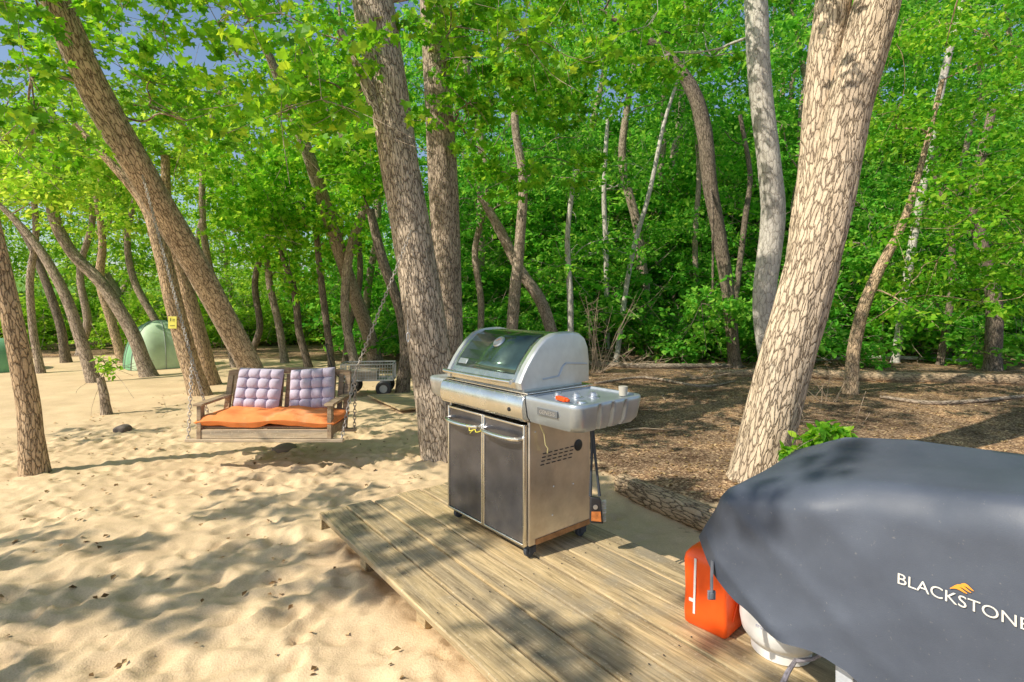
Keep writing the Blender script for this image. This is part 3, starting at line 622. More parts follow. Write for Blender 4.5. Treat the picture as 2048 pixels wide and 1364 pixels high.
# ---------------------------------------------------------------- grill
GR=math.atan2(-.767,.641); GO=Vector((.03,3.40,.205))
gr_=thing('gas_grill','stainless and black cabinet gas grill with hood closed, standing on the plank platform','grill',GO,GR)
def gw(x,y,z): return GO+Matrix.Rotation(GR,3,'Z')@Vector((x,y,z))
mb=MB(); mb.box((-.383,.0,.41),(.02,.49,.68)); mb.box((.0,.237,.41),(.745,.015,.68)); mb.box((0,-.005,.085),(.742,.46,.02)); mb.build('cabinet',STEEL2,gr_,bevel=.004)
mb=MB(); mb.box((.384,.0,.41),(.02,.49,.68)); sp=mb.build('side_panel',STEEL2,gr_,bevel=.005)
mb=MB()
for i in range(4):
    for j in range(6): mb.box((.3955,-.15+j*.044+i*.006,.5+i*.02),(.004,.026,.005))
mb.build('vent_slots',BLK,sp)
mb=MB(); mb.lathe([(.032,0),(.034,.003),(.028,.006)],(.3935,.14,.56),(1,0,0),24); mb.build('gauge_opening',BLK,sp)
mb=MB()
for y_,z_ in ((-.2,.69),(-.05,.7),(.0,.69),(-.06,.36),(-.07,.2),(.1,.34)): mb.lathe([(.006,0),(.004,.003)],(.394,y_,z_),(1,0,0),8)
mb.build('bolts',SILV,sp)
mb=MB(); mb.box((.3965,.02,.085),(.004,.44,.03)); mb.build('rust_strip',simple('rust',(.42,.22,.09),.8,.2,.4,14,.3),sp)
for sx in (-1,1):
    mb=MB(); cx=sx*.19; mb.box((cx,-.255,.4),(.35,.014,.635)); d=mb.build('door',DOORB,gr_,bevel=.003)
    mb=MB()
    for ex in (-.181,.181): mb.box((cx+ex,-.2585,.4),(.013,.022,.665))
    for ez in (.075,.724): mb.box((cx,-.2585,ez),(.348,.022,.013))
    mb.build('door_frame',STEEL,d,bevel=.003)
    mb=MB(); pts=[(cx-.165,-.262,.655),(cx-.163,-.295,.655),(cx-.14,-.312,.655)]+[(cx+t*.14,-.312-.018*(1-t*t),.655) for t in (-.7,-.35,0,.35,.7)]+[(cx+.14,-.312,.655),(cx+.163,-.295,.655),(cx+.165,-.262,.655)]
    mb.tube(pts,.012,10); mb.build('handle',STEEL,d)
prof=[(-.245,.755),(-.285,.758),(-.305,.775),(-.312,.82),(-.305,.87),(-.29,.895),(-.245,.9)]
mb=MB(); mb.ext([(-.405,a,b) for a,b in prof],(.81,0,0)); mb.build('front_panel',STEEL,gr_,bevel=.004)
mb=MB(); mb.lathe([(.012,0),(.010,.004)],(.3,-.3125,.815),(0,-1,0),12); mb.build('igniter_button',BLK,gr_)
mb=MB(); mb.ext([(-.34,a,b) for a,b in [(-.2,.78),(-.24,.925),(.24,.925),(.2,.78)]],(.68,0,0)); mb.build('firebox',ALU,gr_,bevel=.008)
mb=MB(); mb.box((0,0,.905),(.8,.53,.008)); mb.build('top_ledge',STEEL,gr_,bevel=.002)
LPf=[(-.275,.925),(-.282,.96),(-.262,1.0),(-.23,1.05),(-.19,1.1),(-.145,1.148),(-.09,1.19),(-.03,1.212),(.05,1.22),(.12,1.22),(.18,1.208),(.225,1.18),(.25,1.13),(.262,1.05),(.262,.925)]
def sc_(pf,k,zc=.925): return [(a*k,zc+(b-zc)*k) for a,b in pf]
mb=MB(); mb.ext([(-.325,a,b) for a,b in LPf],(.65,0,0)); lid=mb.build('lid',STEEL,gr_)
o1=[(a*1.012,.925+(b-.925)*1.014) for a,b in LPf[2:8]]
mb=MB(); n=len(o1); V=[]
for x in (-.285,.285): V+=[(x,a,b) for a,b in o1]
mb.add(V,[(i,i+1,n+i+1,n+i) for i in range(n-1)]); ob=mb.build('enamel_shell',BLACKG,lid); s_=ob.modifiers.new('s','SOLIDIFY'); s_.thickness=.003; s_.offset=0
for sx in (-1,1):
    mb=MB(); a0=.325*sx
    rings=[[(a0,a,b) for a,b in sc_(LPf,1.03)],[(a0+.03*sx,a,b) for a,b in sc_(LPf,1.03)],[(a0+.042*sx,a,b) for a,b in sc_(LPf,1.0)],[(a0+.045*sx,a,b) for a,b in sc_(LPf,.95)]]
    mb.loft(rings); mb.build('end_cap',ALU,lid,ang=25)
    mb=MB(); mb.tube([(a0+.046*sx,-.13,.968),(a0+.046*sx,.0,.975),(a0+.046*sx,.035,1.03),(a0+.046*sx,.06,1.045),(a0+.046*sx,.24,1.03)],.006,6); mb.build('cap_rib',ALU,lid)
mb=MB(); mb.tube([(-.33,-.325,.968),(-.2,-.335,.968),(0,-.338,.968),(.2,-.335,.968),(.33,-.325,.968)],.0135,12)
for sx in (-.29,.29): mb.bar((sx,-.27,.965),(sx,-.33,.968),.03,.018)
mb.build('handle',STEEL,lid)
tn=Vector((0,-.66,.75)).normalized(); to=Vector((.0,-.139,1.157))
mb=MB(); mb.lathe([(.04,0),(.043,.006),(.038,.012),(.034,.012)],to,tn,28); th=mb.build('thermometer',SILV,lid)
mb=MB(); mb.lathe([(.033,.0125),(.032,.014)],to,tn,28); mb.build('dial_face',simple('dial',(.35,.37,.38),.3,0,.2,30,0),lid)
mb=MB(); mb.bar(to+tn*.016+Vector((-.02,0,-.004)),to+tn*.016+Vector((.016,.01,.012)),.003,.002); mb.build('dial_needle',ORANGE,lid)
mb=MB(); mb.box(Vector((-.22,-.254,1.033)),(.085,.036,.005),Matrix(((1,0,0),(0,.55,-.83),(0,.83,.55)))); mb.build('badge',SILV,lid,bevel=.001)
def outline(x0,x1,y0,y1,rad,z,flute=0,inset=0):
    pts=[]
    x1-=inset;y0+=inset;y1-=inset
    def arc(cx,cy,a0,a1):
        for i in range(7):
            a=R(a0+(a1-a0)*i/6); pts.append((cx+rad*math.cos(a),cy+rad*math.sin(a),z))
    pts.append((x0,y0,z)); arc(x1-rad,y0+rad,-90,0)
    for yv in np.linspace(y0+rad,y1-rad,61)[1:-1]:
        t=(yv-(y0+rad))/(y1-y0-2*rad)*4.0; f=t%1; f=min(f,1-f)
        g_=flute*max(0,1-(f/.16)**2) if 0.3<t<3.7 else 0
        pts.append((x1-g_,yv,z))
    arc(x1-rad,y1-rad,0,90); pts.append((x0,y1,z)); return pts
mb=MB(); S=(.41,.79,-.285,.25)
mb.loft([outline(*S,.06,.755,.014,.035),outline(*S,.06,.785,.024,.015),outline(*S,.06,.84,.024,.006),outline(*S,.06,.875,.012,.0),outline(*S,.06,.893,.0,.0),outline(*S,.055,.9,.0,.006),outline(*S,.05,.9,.0,.025),outline(*S,.045,.889,.0,.032)])
sh=mb.build('side_shelf',SHELF,gr_,ang=50)
mb=MB(); S2=(.405,.63,-.27,.24)
ring=[outline(*S2,.05,z,.0,i) for z,i in ((.765,.03),(.79,.01),(.86,.0),(.89,.0),(.898,.006))]
mb.loft([[(-a,b,c) for a,b,c in rg_] for rg_ in ring]); mb.build('side_shelf',ALU,gr_,ang=50)
def knob(x,y):
    mb=MB(); mb.lathe([(.032,0),(.032,.004),(.022,.007),(.02,.02),(.017,.023)],(x,y,.8895),(0,0,1),22); mb.box((x,y,.914),(.006,.034,.008)); mb.build('control_knob',SILV,gr_)
knob(.50,-.13); knob(.58,-.07); knob(.62,.02)
mb=MB(); mb.lathe([(.026,0),(.024,.01),(.018,.012)],(.70,-.16,.8895),(0,0,1),20); mb.build('burner_cap',SILV,gr_)
bx=.575; mb=MB(); mb.box((bx,-.2835,.835),(.15,.006,.036)); bd=mb.build('name_plate',simple('plate_grey',(.16,.17,.18),.4,.2,.1,8,0),gr_,bevel=.002)
tm=textmesh('GENESIS',1,.01); maptext(tm,lambda x,y_:Vector((bx-.06+x+y_*.25,-.2872,.825+y_)),.115,.02); link('lettering',tm,SILV,bd)
for x,y_ in ((-.34,-.2),(.36,-.21),(.36,.2),(-.34,.2)):
    mb=MB(); mb.box((x,y_,.062),(.045,.06,.016)); mb.box((x-.02,y_,.045),(.005,.05,.045)); mb.box((x+.02,y_,.045),(.005,.05,.045)); c=mb.build('caster',RUB,gr_,bevel=.004)
    mb=MB(); mb.lathe([(.024,-.014),(.032,-.011),(.032,.011),(.024,.014)],(x,y_-.008,.032),(1,0,0),20); mb.build('wheel',RUB,c)
p=[gw(.42,-.2,.77),gw(.425,-.19,.72),gw(.43,-.17,.68),gw(.43,-.16,.62),gw(.44,-.15,.6),gw(.425,-.14,.57)]
Rm=Matrix.Rotation(-GR,3,'Z'); mb=MB(); mb.tube([Rm@(q_-GO) for q_ in p],.0028,6); mb.build('ignition_wire',simple('cream_wire',(.65,.6,.3),.5,0,.1,8,0),gr_)
mb=MB(); p=[]
for i in range(22):
    t=i/21; p.append(gw(-.08+.14*t,-.331+.008*math.sin(t*14),.655+.006*math.cos(t*11)-.012*math.sin(t*3.14)))
mb.tube(p,.0026,6); mb.tube([gw(0,-.335,.65),gw(-.01,-.345,.638),gw(-.02,-.345,.628)],.0024,6)
o=mb.build('cord',CORD); meta(o,'yellow cord knotted around the two door handles of the grill','cord')
mb=MB(); a=gw(.565,-.20,.903); b_=gw(.655,-.225,.905); mb.bar(a,b_,.028,.022); mb.bar(b_,b_+(b_-a)*.25,.018,.016); o=mb.build('lighter',RED,None,bevel=.005); meta(o,'small orange-red plastic lighter lying on the right side shelf','lighter')
mb=MB(); a=gw(.71,.16,.893); mb.lathe([(.022,0),(.025,.04),(.025,.05),(.021,.05)],a,(0,0,1),20); o=mb.build('cup',BEIGE); meta(o,'small beige cup on the right shelf of the grill','cup')
p0=P(1184,850,3.02); p1=P(1190,985,3.0)
br_=thing('grill_brush','black-handled grill brush with orange label hanging from the right shelf','brush',p1)
d=p0-p1; mb=MB()
for off in (-.016,.016):
    mb.tube([d+Vector((0,0,.0)),d*.85+Vector((off*.3,0,0)),d*.6+Vector((off*.5,0,0)),d*.3+Vector((off*1.0,0,0)),Vector((off*1.6,0,-.02))],[.007,.009,.008,.007,.009],8)
mb.tube([d*.97,d*.8],.013,8); mb.build('handle',RUB,br_)
mb=MB(); mb.tube([d+Vector((0,0,-.005)),d+Vector((.01,0,.02)),d+Vector((0,0,.045))],.003,6); mb.build('hook',SILV,br_)
mb=MB(); mb.ext([(-.028,-.014,-.02),(.03,-.014,-.03),(.045,-.014,-.17),(-.03,-.014,-.165)],(0,.03,0)); hd=mb.build('scraper_head',BLK,br_,bevel=.006)
mb=MB(); mb.ext([(-.022,-.0185,-.10),(.028,-.0185,-.10),(.032,-.0185,-.155),(-.024,-.0185,-.15)],(0,.003,0)); mb.build('printed_label',LABO,hd)
mb=MB(); mb.lathe([(.013,0),(.013,.003)],(.0,-.0155,-.075),(0,-1,0),16); mb.build('round_label',SILV,hd)
mb=MB(); rn=random.Random(8)
for i in range(90):
    z=rn.uniform(-.16,-.04); yv=rn.uniform(-.01,.014); mb.tube([(.035,yv,z),(.06+rn.uniform(-.004,.004),yv,z+rn.uniform(-.004,.004))],.0012,3)
mb.build('bristles',SILV,br_)

# ---------------------------------------------------------------- jerry can
c0=Vector((.905,2.385,.205)); cr=math.atan2(-.73,.68)
can=thing('fuel_can','bright orange-red plastic fuel can with a white stripe, under the cover edge','fuel can',c0,cr)
def rr2(hx,hy,rad,z,ox=0,oy=0,k=5):
    pts=[]
    for cx,cy,a0 in ((hx-rad,hy-rad,0),(-hx+rad,hy-rad,90),(-hx+rad,-hy+rad,180),(hx-rad,-hy+rad,270)):
        for i in range(k):
            a=R(a0+90*i/(k-1)); pts.append((ox+cx+rad*math.cos(a),oy+cy+rad*math.sin(a),z))
    return pts
mb=MB(); mb.loft([rr2(.085,.105,.012,.0),rr2(.096,.117,.016,.012),rr2(.098,.119,.016,.06),rr2(.095,.115,.016,.16),rr2(.098,.118,.016,.28),rr2(.094,.114,.018,.305),rr2(.075,.10,.02,.33),rr2(.05,.06,.02,.336)])
mb.build('body',RED,can,ang=50)
mb=MB(); mb.tube([(0,-.09,.31),(0,-.06,.36),(0,.05,.37),(0,.095,.32)],.013,10); mb.build('handle',RED,can)
mb=MB(); mb.bar((-.045,-.1205,.06),(-.038,-.1195,.30),.004,.010,(1,0,0)); mb.build('white_stripe',WHITE,can,bevel=.001)
mb=MB(); mb.box((-.055,-.1195,.115),(.026,.006,.014)); mb.build('white_sticker',WHITE,can,bevel=.001)
mb=MB(); mb.bar((.0995,-.06,.06),(.0995,.06,.25),.010,.005,(1,0,0)); mb.bar((.0995,.06,.06),(.0995,-.06,.25),.010,.005,(1,0,0)); mb.build('embossed_cross',RED,can,bevel=.002)
mb=MB(); mb.lathe([(.028,0),(.03,.02),(.027,.035)],(0.03,.06,.33),(0,0,1),18); mb.build('cap',BLK,can)
# ---------------------------------------------------------------- griddle
def sw(s,w,z): return Vector((-1.283+.61*s+.792*w,3.61-.792*s+.61*w,z))
tk=thing('gas_tank','white steel gas cylinder behind the fuel can, half hidden by the cover','gas cylinder',sw(2.57,1.02,.205),ANG)
mb=MB(); mb.lathe([(.09,.035),(.125,.045),(.147,.075),(.155,.12),(.155,.26),(.15,.3),(.12,.345),(.05,.365)],(0,0,0),(0,0,1),40); mb.build('vessel',WHITE,tk,ang=60)
mb=MB(); mb.lathe([(.105,0),(.112,0),(.112,.045),(.105,.045),(.105,0)],(0,0,0),(0,0,1),30); mb.build('foot_ring',WHITE,tk)
mb=MB(); mb.lathe([(.075,.35),(.08,.35),(.08,.44),(.075,.44),(.075,.35)],(0,0,0),(0,0,1),30); mb.build('collar',WHITE,tk)
tm=textmesh("IT'S BLUE",1,.0)
def cyl_(x,y_):
    a=R(-98)+x/.1565; return Vector((.1565*math.cos(a),.1565*math.sin(a),.135+y_))
maptext(tm,cyl_,.07,.011); link('lettering',tm,INK,tk)
gd=thing('griddle','flat-top griddle cart hidden under the black cover, one metal leg showing','griddle',sw(2.5,.6,.2),ANG)
def gl(s,w,z): return (s-2.5,w-.6,z-.2)
mb=MB(); mb.box(gl(3.4,.88,.84),(1.0,.42,.12)); mb.build('burner_box',BLK,gd,bevel=.01)
mb=MB(); mb.box(gl(3.4,.88,.912),(.98,.42,.02)); mb.build('cooking_plate',BLK,gd,bevel=.004)
for s_ in (2.95,3.95):
    for w_ in (.66,1.06):
        mb=MB(); mb.box(gl(s_,w_,.49),(.05,.05,.57)); lg=mb.build('leg',LEGM,gd,bevel=.004)
mb=MB(); mb.box(gl(3.46,.87,.30),(.93,.33,.02)); mb.build('lower_shelf',SILV,gd,bevel=.004)
def ip(x,xp,yp): return float(np.interp(x,xp,yp))
def hem(s): return ip(s,[2.45,2.53,2.63,2.77,2.98,3.10,3.3,4.1],[.72,.64,.575,.53,.525,.46,.41,.39])+.005*math.sin(s*31)
def zfr(s): return ip(s,[2.45,2.575,2.75,3.03,3.35,4.0,4.15],[.93,.95,1.0,1.07,1.125,1.14,1.1])+.006*float(vn(s*6,0.3,0,48))
def zbk(s): return ip(s,[2.45,2.6,2.79,3.0,3.28,4.0,4.15],[.94,1.01,1.10,1.13,1.14,1.15,1.1])+.006*float(vn(s*5,2.3,0,49))
def wf(s,z):
    t=(z-hem(s))/max(.05,zfr(s)-hem(s)); t=min(1,max(0,t))
    cor=max(0,1-(s-2.45)/.12)
    a1=(s*1.1+z*1.6)*8; f1=(1-abs(math.sin(a1)))**1.5
    a2=(s*1.0-z*1.9)*5+.8; f2=(1-abs(math.sin(a2)))**1.5
    lf=math.exp(-((s-2.75)/.32)**2)
    wr=.022*float(vn(s*3.2+z*2,z*2.6-s*1.2,0,41))+.004*float(vn(s*9-z*6,z*6+s*3,0,42))-.016*f1*lf*(1-.5*t)-.014*f2*(.3+.7*float(vn(s*2.4,z*2.4,0,47))**2)*(1-t)
    return .6+.05*cor**2+.05*max(0,(t-.84)/.16)**2.2-.015*(1-t)+wr
svals=list(np.linspace(2.45,2.75,22))+list(np.linspace(2.765,4.15,72))
nf=34; nt=14; secs=[]
for i,s in enumerate(svals):
    k=max(0,1-(s-2.45)/.15); endf=max(0,1-(s-2.45)/.05)
    pts=[]; h0=hem(s); zt=zfr(s)-.02*endf**2; zb=zbk(s)-.02*endf**2
    for j in range(nf):
        z=h0+(zt-h0)*j/(nf-1); pts.append(sw(s+.1*(j/(nf-1))*k,wf(s,z),z))
    w0=wf(s,zt)
    for j in range(1,nt):
        q=j/nt; z=zt+(zb-zt)*q+.022*(1-abs(2*q-1)**3)*min(1,(s-2.45)*4)-.03*float(vn(s*3,q*2,0,44)*.6+.5)*math.sin(math.pi*q); pts.append(sw(s+.1*k,w0+(1.1-w0)*q,z))
    for j in range(nf):
        z=zb+(h0-zb)*j/(nf-1); t=1-j/(nf-1); pts.append(sw(s+.1*k*t,1.1+.02*(1-t)-.03*max(0,(t-.86)/.14)+.01*float(vn(s*8,z*5,0,45)),z))
    secs.append(pts)
n=len(secs[0]); V=[v_ for s_ in secs for v_ in s_]; Fl=[]
for i in range(len(secs)-1):
    for j in range(n-1): Fl.append((i*n+j,(i+1)*n+j,(i+1)*n+j+1,i*n+j+1))
mb=MB(); mb.add(V,Fl)
for i0 in (0,len(secs)-1):
    for j in range((n-1)//2):
        a,b_,c,d_=i0*n+j,i0*n+j+1,i0*n+n-2-j,i0*n+n-1-j
        mb.F.append((a,b_,c,d_) if c!=b_ else (a,b_,d_))
cv=thing('griddle_cover','black fabric cover with pale lettering draped over the griddle at lower right','cover',sw(3.3,.85,1.1))
for k_ in range(len(mb.V)): mb.V[k_]=tuple(Vector(mb.V[k_])-cv.location)
co=mb.build('fabric',COVER,cv,ang=85)
def cmap(s0,z0):
    def f(x,y_):
        s=s0+x; z=z0+y_; return sw(s,wf(s,z)-.005,z)-cv.location
    return f
tm=textmesh('BLACKSTONE',1,.0)
maptext(tm,cmap(3.106,.830),.272,.029); link('lettering',tm,LOGO,cv)
mb=MB()
for (cx,h0_,ln,am) in ((-.020,.0,.036,.005),(-.014,.0065,.038,.006),(-.003,.013,.032,.006)):
    f=cmap(3.243,.866); Up=[];Dn=[]
    for i in range(9):
        t=i/8; th_=.0048*math.sin(math.pi*(t*.85+.08)); yv=h0_+am*math.sin(t*4.2)+.007*t; Up.append(f(cx+ln*t,yv+th_)); Dn.append(f(cx+ln*t,yv-th_*.6))
    mb.add(Up+Dn,[(i,9+i,10+i,i+1) for i in range(8)])
mb.build('flame_emblem',ORANGE,cv)
mb=MB(); a=sw(2.54,.575,.68)-cv.location; pts=[a,a+Vector((-.006,-.012,-.05)),a+Vector((-.008,-.016,-.10))]
mb.bar(pts[0],pts[1],.020,.004,(1,0,0)); mb.bar(pts[1],pts[2],.020,.004,(1,0,0)); st=mb.build('strap',STRP,cv)
mb=MB(); mb.box(pts[2]+Vector((0,0,-.015)),(.028,.010,.032)); mb.box(pts[2]+Vector((0,-.006,-.015)),(.012,.005,.024)); mb.build('buckle',STRP,st,bevel=.003)
mb=MB(); mb.tube([P(1660,1300,1.72)-cv.location,P(1625,1318,1.75)-cv.location,P(1590,1322,1.77)-cv.location,P(1575,1345,1.74)-cv.location,P(1552,1395,1.70)-cv.location],[.006,.006,.007,.008,.010],7)
mb.build('tie_rope',simple('striped_rope',(.22,.20,.22),.8,0,.8,45,.3),cv)

# ---------------------------------------------------------------- swing
SO=Vector((-2.355,5.15,0.0))
sg=thing('porch_swing','weathered wooden bench swing hung on chains between two trees','swing',SO)
mb=MB(); mb.box((0,0,.285),(1.5,.06,.03)); mb.build('support_beam',SWL,sg,bevel=.004)
mb=MB(); mb.box((0.0,.42,.285),(1.5,.06,.03)); mb.build('support_beam',SWL,sg,bevel=.004)
mb=MB(); mb.box((-.015,.0,.345),(1.27,.025,.085)); mb.build('apron',SWL,sg,bevel=.004)
mb=MB()
for i in range(7): mb.box((0,.045+i*.066,.40-i*.004),(1.25,.052,.018))
mb.box((-.6,.22,.35),(.03,.42,.09)); mb.box((.6,.22,.35),(.03,.42,.09)); mb.box((0,.22,.35),(.03,.42,.09))
mb.build('seat',SWW,sg,bevel=.003)
mb=MB()
for x in (-.62,.62): mb.bar((x,.44,.30),(x,.60,.86),.04,.055,(1,0,0))
V=[]
for i in range(13):
    t=i/12*2-1; V.append((t*.64,.585,.845+.03*(1-t*t)))
for i in range(12): mb.bar(V[i],V[i+1],.03,.06,(0,0,1))
mb.bar((-.62,.5,.46),(.62,.5,.46),.025,.06)
mb.build('back_frame',SWW,sg,bevel=.003)
mb=MB()
for i in range(15):
    x=-.55+i*1.1/14; mb.bar((x,.492,.44),(x,.572,.84),.014,.052,(1,0,0))
mb.build('back_slats',SWW,sg,bevel=.002)
for x in (-.62,.62):
    mb=MB(); mb.box((x,.24,.625),(.09,.56,.024)); ar=mb.build('armrest',SWW,sg,bevel=.004)
    mb=MB(); mb.box((x,.015,.455),(.04,.07,.31)); mb.build('arm_post',SWW,ar,bevel=.003)
def chainmesh(p0,p1,sag=0.0,pitch=.038,wire=.0042):
    p0=Vector(p0);p1=Vector(p1); L=(p1-p0).length; n_=max(2,int(L/pitch)); mb=MB()
    for i in range(n_):
        t=(i+.5)/n_; c=p0.lerp(p1,t)+Vector((0,0,-sag*4*t*(1-t))); ax=(p1-p0).normalized(); _,a,b_=frame(ax)
        if i%2: a,b_=b_,a
        pts=[c+ax*(.027*math.cos(2*math.pi*k_/10))+a*(.014*math.sin(2*math.pi*k_/10)) for k_ in range(11)]
        mb.tube(pts,wire,5,cap=False)
    return mb
TL=P(285,350,6.45)-SO; TR=P(822,462,5.36)-SO
for X0,T_ in ((-.73,TL),(.73,TR)):
    k0=Vector((X0,.2,.72)).lerp(T_,.12)
    ch=chainmesh(k0,T_).build('chain',CHAINM,sg)
    chainmesh((X0,0,.29),k0).build('chain_strand',CHAINM,ch); chainmesh((X0,.42,.29),k0).build('chain_strand',CHAINM,ch)
def puff(w,d,h,nu,nv,fn):
    V=[];Fl=[]
    for side in (1,-1):
        for i in range(nu+1):
            for j in range(nv+1):
                u=i/nu*2-1;v_=j/nv*2-1; e=(max(0,1-u**8)**.5)*(max(0,1-v_**8)**.5)
                V.append((u*w/2,v_*d/2,side*(h/2*e*fn(u,v_))))
    m1=(nu+1)*(nv+1)
    for i in range(nu):
        for j in range(nv):
            a=i*(nv+1)+j; Fl.append((a,a+nv+1,a+nv+2,a+1)); a+=m1; Fl.append((a,a+1,a+nv+2,a+nv+1))
    return V,Fl
V,Fl=puff(1.33,.52,.15,90,30,lambda u,v_:(1-.4*math.exp(-((u-.05)/.07)**2))*(.8+.2*float(vn(u*6,v_*3,0,51)))+.02)
mb=MB(); mb.add([(a,b_,c-.02*abs(a)**2*2+.012*math.sin(a*9)) for a,b_,c in V],Fl); o=mb.build('seat_cushion',ORF,None,ang=80); o.location=SO+Vector((.0,.235,.47)); meta(o,'long orange seat cushion on the bench swing','cushion')
def tuft(u,v_):
    a=(u+1)/2*4; b_=(v_+1)/2*4
    ca=abs(math.sin(math.pi*a)); cb=abs(math.sin(math.pi*b_))
    t=.5+.5*(ca*cb)**.35
    for i in (1,2,3):
        for j in (1,2,3): t-=.38*math.exp(-(((a-i)**2+(b_-j)**2)/.03))
    return max(.05,t)
V,Fl=puff(.46,.42,.15,64,64,tuft)
for i,(x,rz) in enumerate(((-.27,.04),(.285,-.07))):
    mb=MB(); mb.add(V,Fl); o=mb.build('tufted_pillow',MAU,None,ang=80); o.location=SO+Vector((x,.455,.70)); o.rotation_euler=(R(74),rz,0)
    meta(o,['mauve grey tufted pillow leaning at the left of the swing back','mauve grey tufted pillow leaning at the right of the swing back'][i],'pillow')
p=G(568,897); mb=MB(); mb.lathe([(.15,-.1),(.135,-.02),(.12,.03),(.09,.045),(.0,.05)],(0,0,0),(0,0,1),18); o=mb.build('stump',B_dark); o.location=(p.x,p.y,gz(p.x,p.y))
for v_ in o.data.vertices: v_.co*=1+.18*float(vn(v_.co.x*9,v_.co.y*9,v_.co.z*9,71))
meta(o,'low dark stump in the shade under the swing','stump')
p=G(245,862); bm=bmesh.new(); bmesh.ops.create_icosphere(bm,subdivisions=3,radius=.09)
for v_ in bm.verts: v_.co*=1+.3*float(vn(v_.co.x*14,v_.co.y*14,v_.co.z*14,61)); v_.co.z*=.55
me=bpy.data.meshes.new('rock'); bm.to_mesh(me); bm.free(); o=link('rock',me,STONE); o.location=(p.x,p.y,gz(p.x,p.y)+.015); meta(o,'small dark stone lying on the sunny sand at left','rock')
mb=MB(); a=P(815,640,5.33); mb.tube([a,a+Vector((.005,0,-.12))],.004,6)
mb.tube([a+Vector((.005+.014*math.sin(q_),0,-.17+.045*math.cos(q_))) for q_ in np.linspace(0,6.28,16)],.005,6)
o=mb.build('snap_hook',SILV); meta(o,'metal snap hook hanging on the thick trunk beside the swing chain','hook')
a=P(345,645,8.9); tg=thing('tree_tag','small yellow tag with dark marks nailed to the orange-lit trunk','sign',a)
mb=MB(); mb.box((0,0,0),(.14,.008,.20)); mb.build('plate',YEL,tg,bevel=.002)
mb=MB(); mb.box((-.03,-.0065,.05),(.012,.004,.05)); mb.box((.02,-.0065,.055),(.035,.004,.009)); mb.box((.02,-.0065,.03),(.035,.004,.009)); mb.box((0,-.0065,-.05),(.08,.004,.010)); mb.build('marks',simple('tag_mark',(.2,.18,.06),.6,0,.2,8,0),tg)

# ---------------------------------------------------------------- cart, board, tent
cb=G(738,787); ca=thing('garden_cart','grey mesh garden cart with black wheels behind the swing','cart',(cb.x,cb.y,gz(cb.x,cb.y)),.12)
mb=MB(); W_,D_,z0,z1=.86,.46,.27,.54
for z in (z0,z1):
    for a,b_ in (((-W_/2,-D_/2,z),(W_/2,-D_/2,z)),((-W_/2,D_/2,z),(W_/2,D_/2,z)),((-W_/2,-D_/2,z),(-W_/2,D_/2,z)),((W_/2,-D_/2,z),(W_/2,D_/2,z))): mb.bar(a,b_,.022,.022)
for x in (-W_/2,W_/2):
    for y_ in (-D_/2,D_/2): mb.box((x,y_,(z0+z1)/2),(.022,.022,z1-z0))
CG=simple('cart_grey',(.32,.33,.33),.5,.4,.2,10,.1)
mb.build('basket_frame',CG,ca)
mb=MB()
for i in range(20):
    x=-W_/2+i*W_/19
    for y_ in (-D_/2,D_/2): mb.box((x,y_,(z0+z1)/2),(.006,.006,z1-z0))
for i in range(6):
    z=z0+i*(z1-z0)/5
    for y_ in (-D_/2,D_/2): mb.box((0,y_,z),(W_,.005,.005))
for x in (-W_/2,W_/2):
    for i in range(10): mb.box((x,-D_/2+i*D_/9,(z0+z1)/2),(.005,.005,z1-z0))
mb.build('mesh_sides',CG,ca)
mb=MB(); mb.box((0,0,z0-.012),(W_-.03,D_-.03,.006)); mb.build('bed',CG,ca)
mb=MB(); mb.bar((-.28,-.26,.13),(-.28,.26,.13),.025,.025); mb.bar((.28,-.26,.13),(.28,.26,.13),.025,.025); mb.bar((-.28,0,.13),(-.28,0,.25),.03,.03,(1,0,0)); mb.bar((.28,0,.13),(.28,0,.25),.03,.03,(1,0,0)); mb.build('axles',BLK,ca)
for x in (-.28,.28):
    for y_ in (-.28,.28):
        mb=MB(); mb.lathe([(.07,-.035),(.11,-.038),(.132,-.022),(.135,0),(.132,.022),(.11,.038),(.07,.035)],(x,y_,.135),(0,1,0),24); wl=mb.build('wheel',BLK,ca)
        mb=MB(); mb.lathe([(.066,-.04),(.02,-.03),(.02,.03),(.066,.04)],(x,y_,.135),(0,1,0),16); mb.build('rim',CG,wl)
mb=MB(); mb.tube([(-.42,0,.2),(-.62,0,.45),(-.72,0,.85)],.012,8); mb.tube([(-.72,-.09,.86),(-.72,.09,.86)],.014,8); mb.build('pull_handle',BLK,ca)
mb=MB(); mb.box((-.1,.0,.4),(.5,.3,.16)); mb.box((-.1,-.152,.45),(.3,.004,.05)); o=mb.build('crate',simple('crate_wood',(.35,.3,.24),.8,0,.3,10,.2),None,bevel=.006); o.location=ca.location+Vector((0,0,-.055)); o.rotation_euler=(0,0,.12); meta(o,'pale box riding inside the mesh garden cart','box')
q=[G(735,797),G(845,792),G(858,822),G(800,827)]
b0=q[0]; mb=MB(); mb.ext([(p.x-b0.x,p.y-b0.y,0.0) for p in q],(0,0,.025)); o=mb.build('board',DECK,None,bevel=.003); o.location=(b0.x,b0.y,.04); meta(o,'flat weathered board lying on the sand beside the garden cart','board')
tc=G(318,733); tn_=thing('tent','pale green dome tent among the trees at left','tent',(tc.x,tc.y,gz(tc.x,tc.y)))
TWd,TDp,THt=.80,.8,1.12
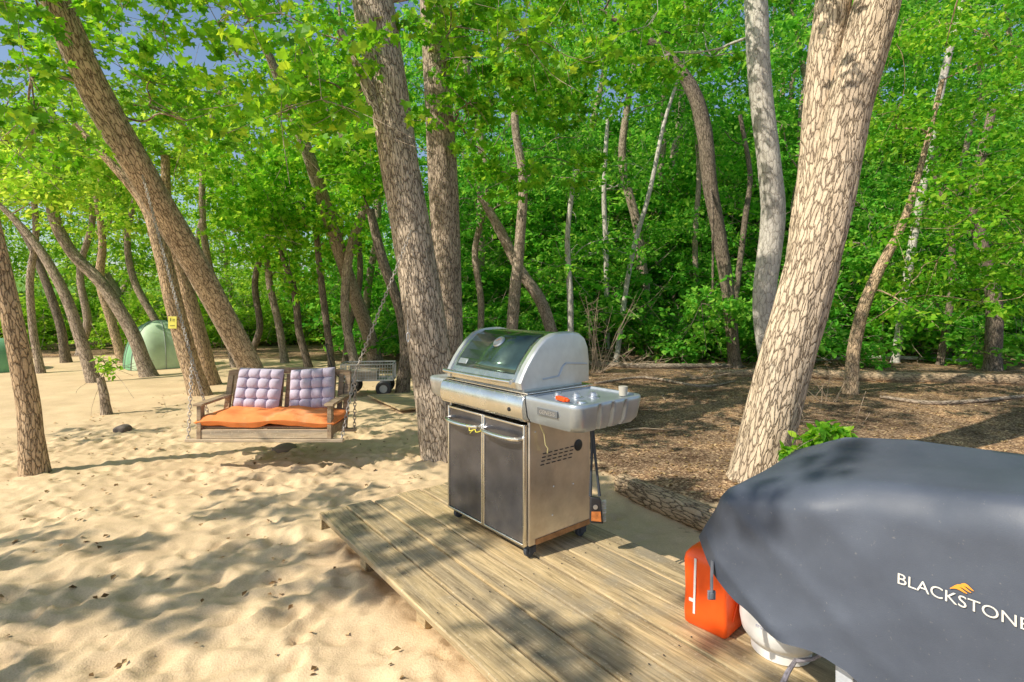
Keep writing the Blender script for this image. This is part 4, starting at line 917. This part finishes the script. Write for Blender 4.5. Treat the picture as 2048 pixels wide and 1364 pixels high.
def dome(w,d,h,a0,a1):
    V=[];Fl=[];nu=20;nv=14
    for i in range(nu+1):
        a=R(a0+(a1-a0)*i/nu)
        for j in range(nv+1):
            t=j/nv*math.pi/2; rr3=math.cos(t)**.85; cu_=1-.14*abs(math.sin(2*a))**2
            V.append((w*rr3*math.cos(a)*cu_,d*rr3*math.sin(a)*cu_,h*math.sin(t)))
    for i in range(nu):
        for j in range(nv): a=i*(nv+1)+j; Fl.append((a,a+nv+1,a+nv+2,a+1))
    return V,Fl
mb=MB(); mb.add(*dome(TWd,TDp,THt,-100,45)); mb.build('fly',WHT,tn_,ang=70)
mb=MB(); mb.add(*dome(TWd,TDp,THt,45,260)); mb.build('wall',GRNT,tn_,ang=70)
mb=MB()
for a in (45,135,225,315,260):
    pts=[]
    for j in range(12):
        t=j/11*math.pi/2; rr3=math.cos(t)**.85; c_=1-.14*abs(math.sin(2*R(a)))**2; pts.append(((TWd+.01)*rr3*math.cos(R(a))*c_,(TDp+.01)*rr3*math.sin(R(a))*c_,(THt+.01)*math.sin(t)))
    mb.tube(pts,.008,6)
mb.build('poles',CG,tn_)
tc=G(-10,742); tn_=thing('tent','dark green tent corner peeking in at the left edge','tent',(tc.x,tc.y,gz(tc.x,tc.y)))
mb=MB(); mb.add(*dome(.6,.8,.75,0,360)); mb.build('wall',GRNT,tn_,ang=70)

# ---------------------------------------------------------------- camera, light
cam=bpy.data.cameras.new('Camera'); co_=bpy.data.objects.new('Camera',cam); COL.objects.link(co_); scene.camera=co_
cam.sensor_width=36; cam.lens=36*F/2048; cam.shift_y=-(682-HY)/2048; cam.clip_end=1000; cam.clip_start=.05
co_.location=(0,0,CZ); co_.rotation_euler=(R(90),0,0)
el=R(43); az=Vector((-.86,-.51,0)).normalized(); ts=Vector((az.x*math.cos(el),az.y*math.cos(el),math.sin(el)))
sun=bpy.data.lights.new('Sun','SUN'); sun.energy=5; sun.angle=R(.5); sun.color=(1,.92,.78); so=bpy.data.objects.new('Sun',sun); COL.objects.link(so); so.rotation_euler=(-ts).to_track_quat('-Z','Y').to_euler(); so.location=ts*20
w=bpy.data.worlds.new('World'); scene.world=w; w.use_nodes=True; nt_=w.node_tree; sk=nt_.nodes.new('ShaderNodeTexSky'); sk.sky_type='NISHITA'; sk.sun_disc=False; sk.sun_elevation=el; sk.sun_rotation=math.atan2(az.x,az.y)%(2*math.pi)
bg=nt_.nodes['Background']; nt_.links.new(sk.outputs[0],bg.inputs[0]); bg.inputs[1].default_value=.15
scene.view_settings.view_transform='Standard'; scene.view_settings.look='None'; scene.view_settings.exposure=0
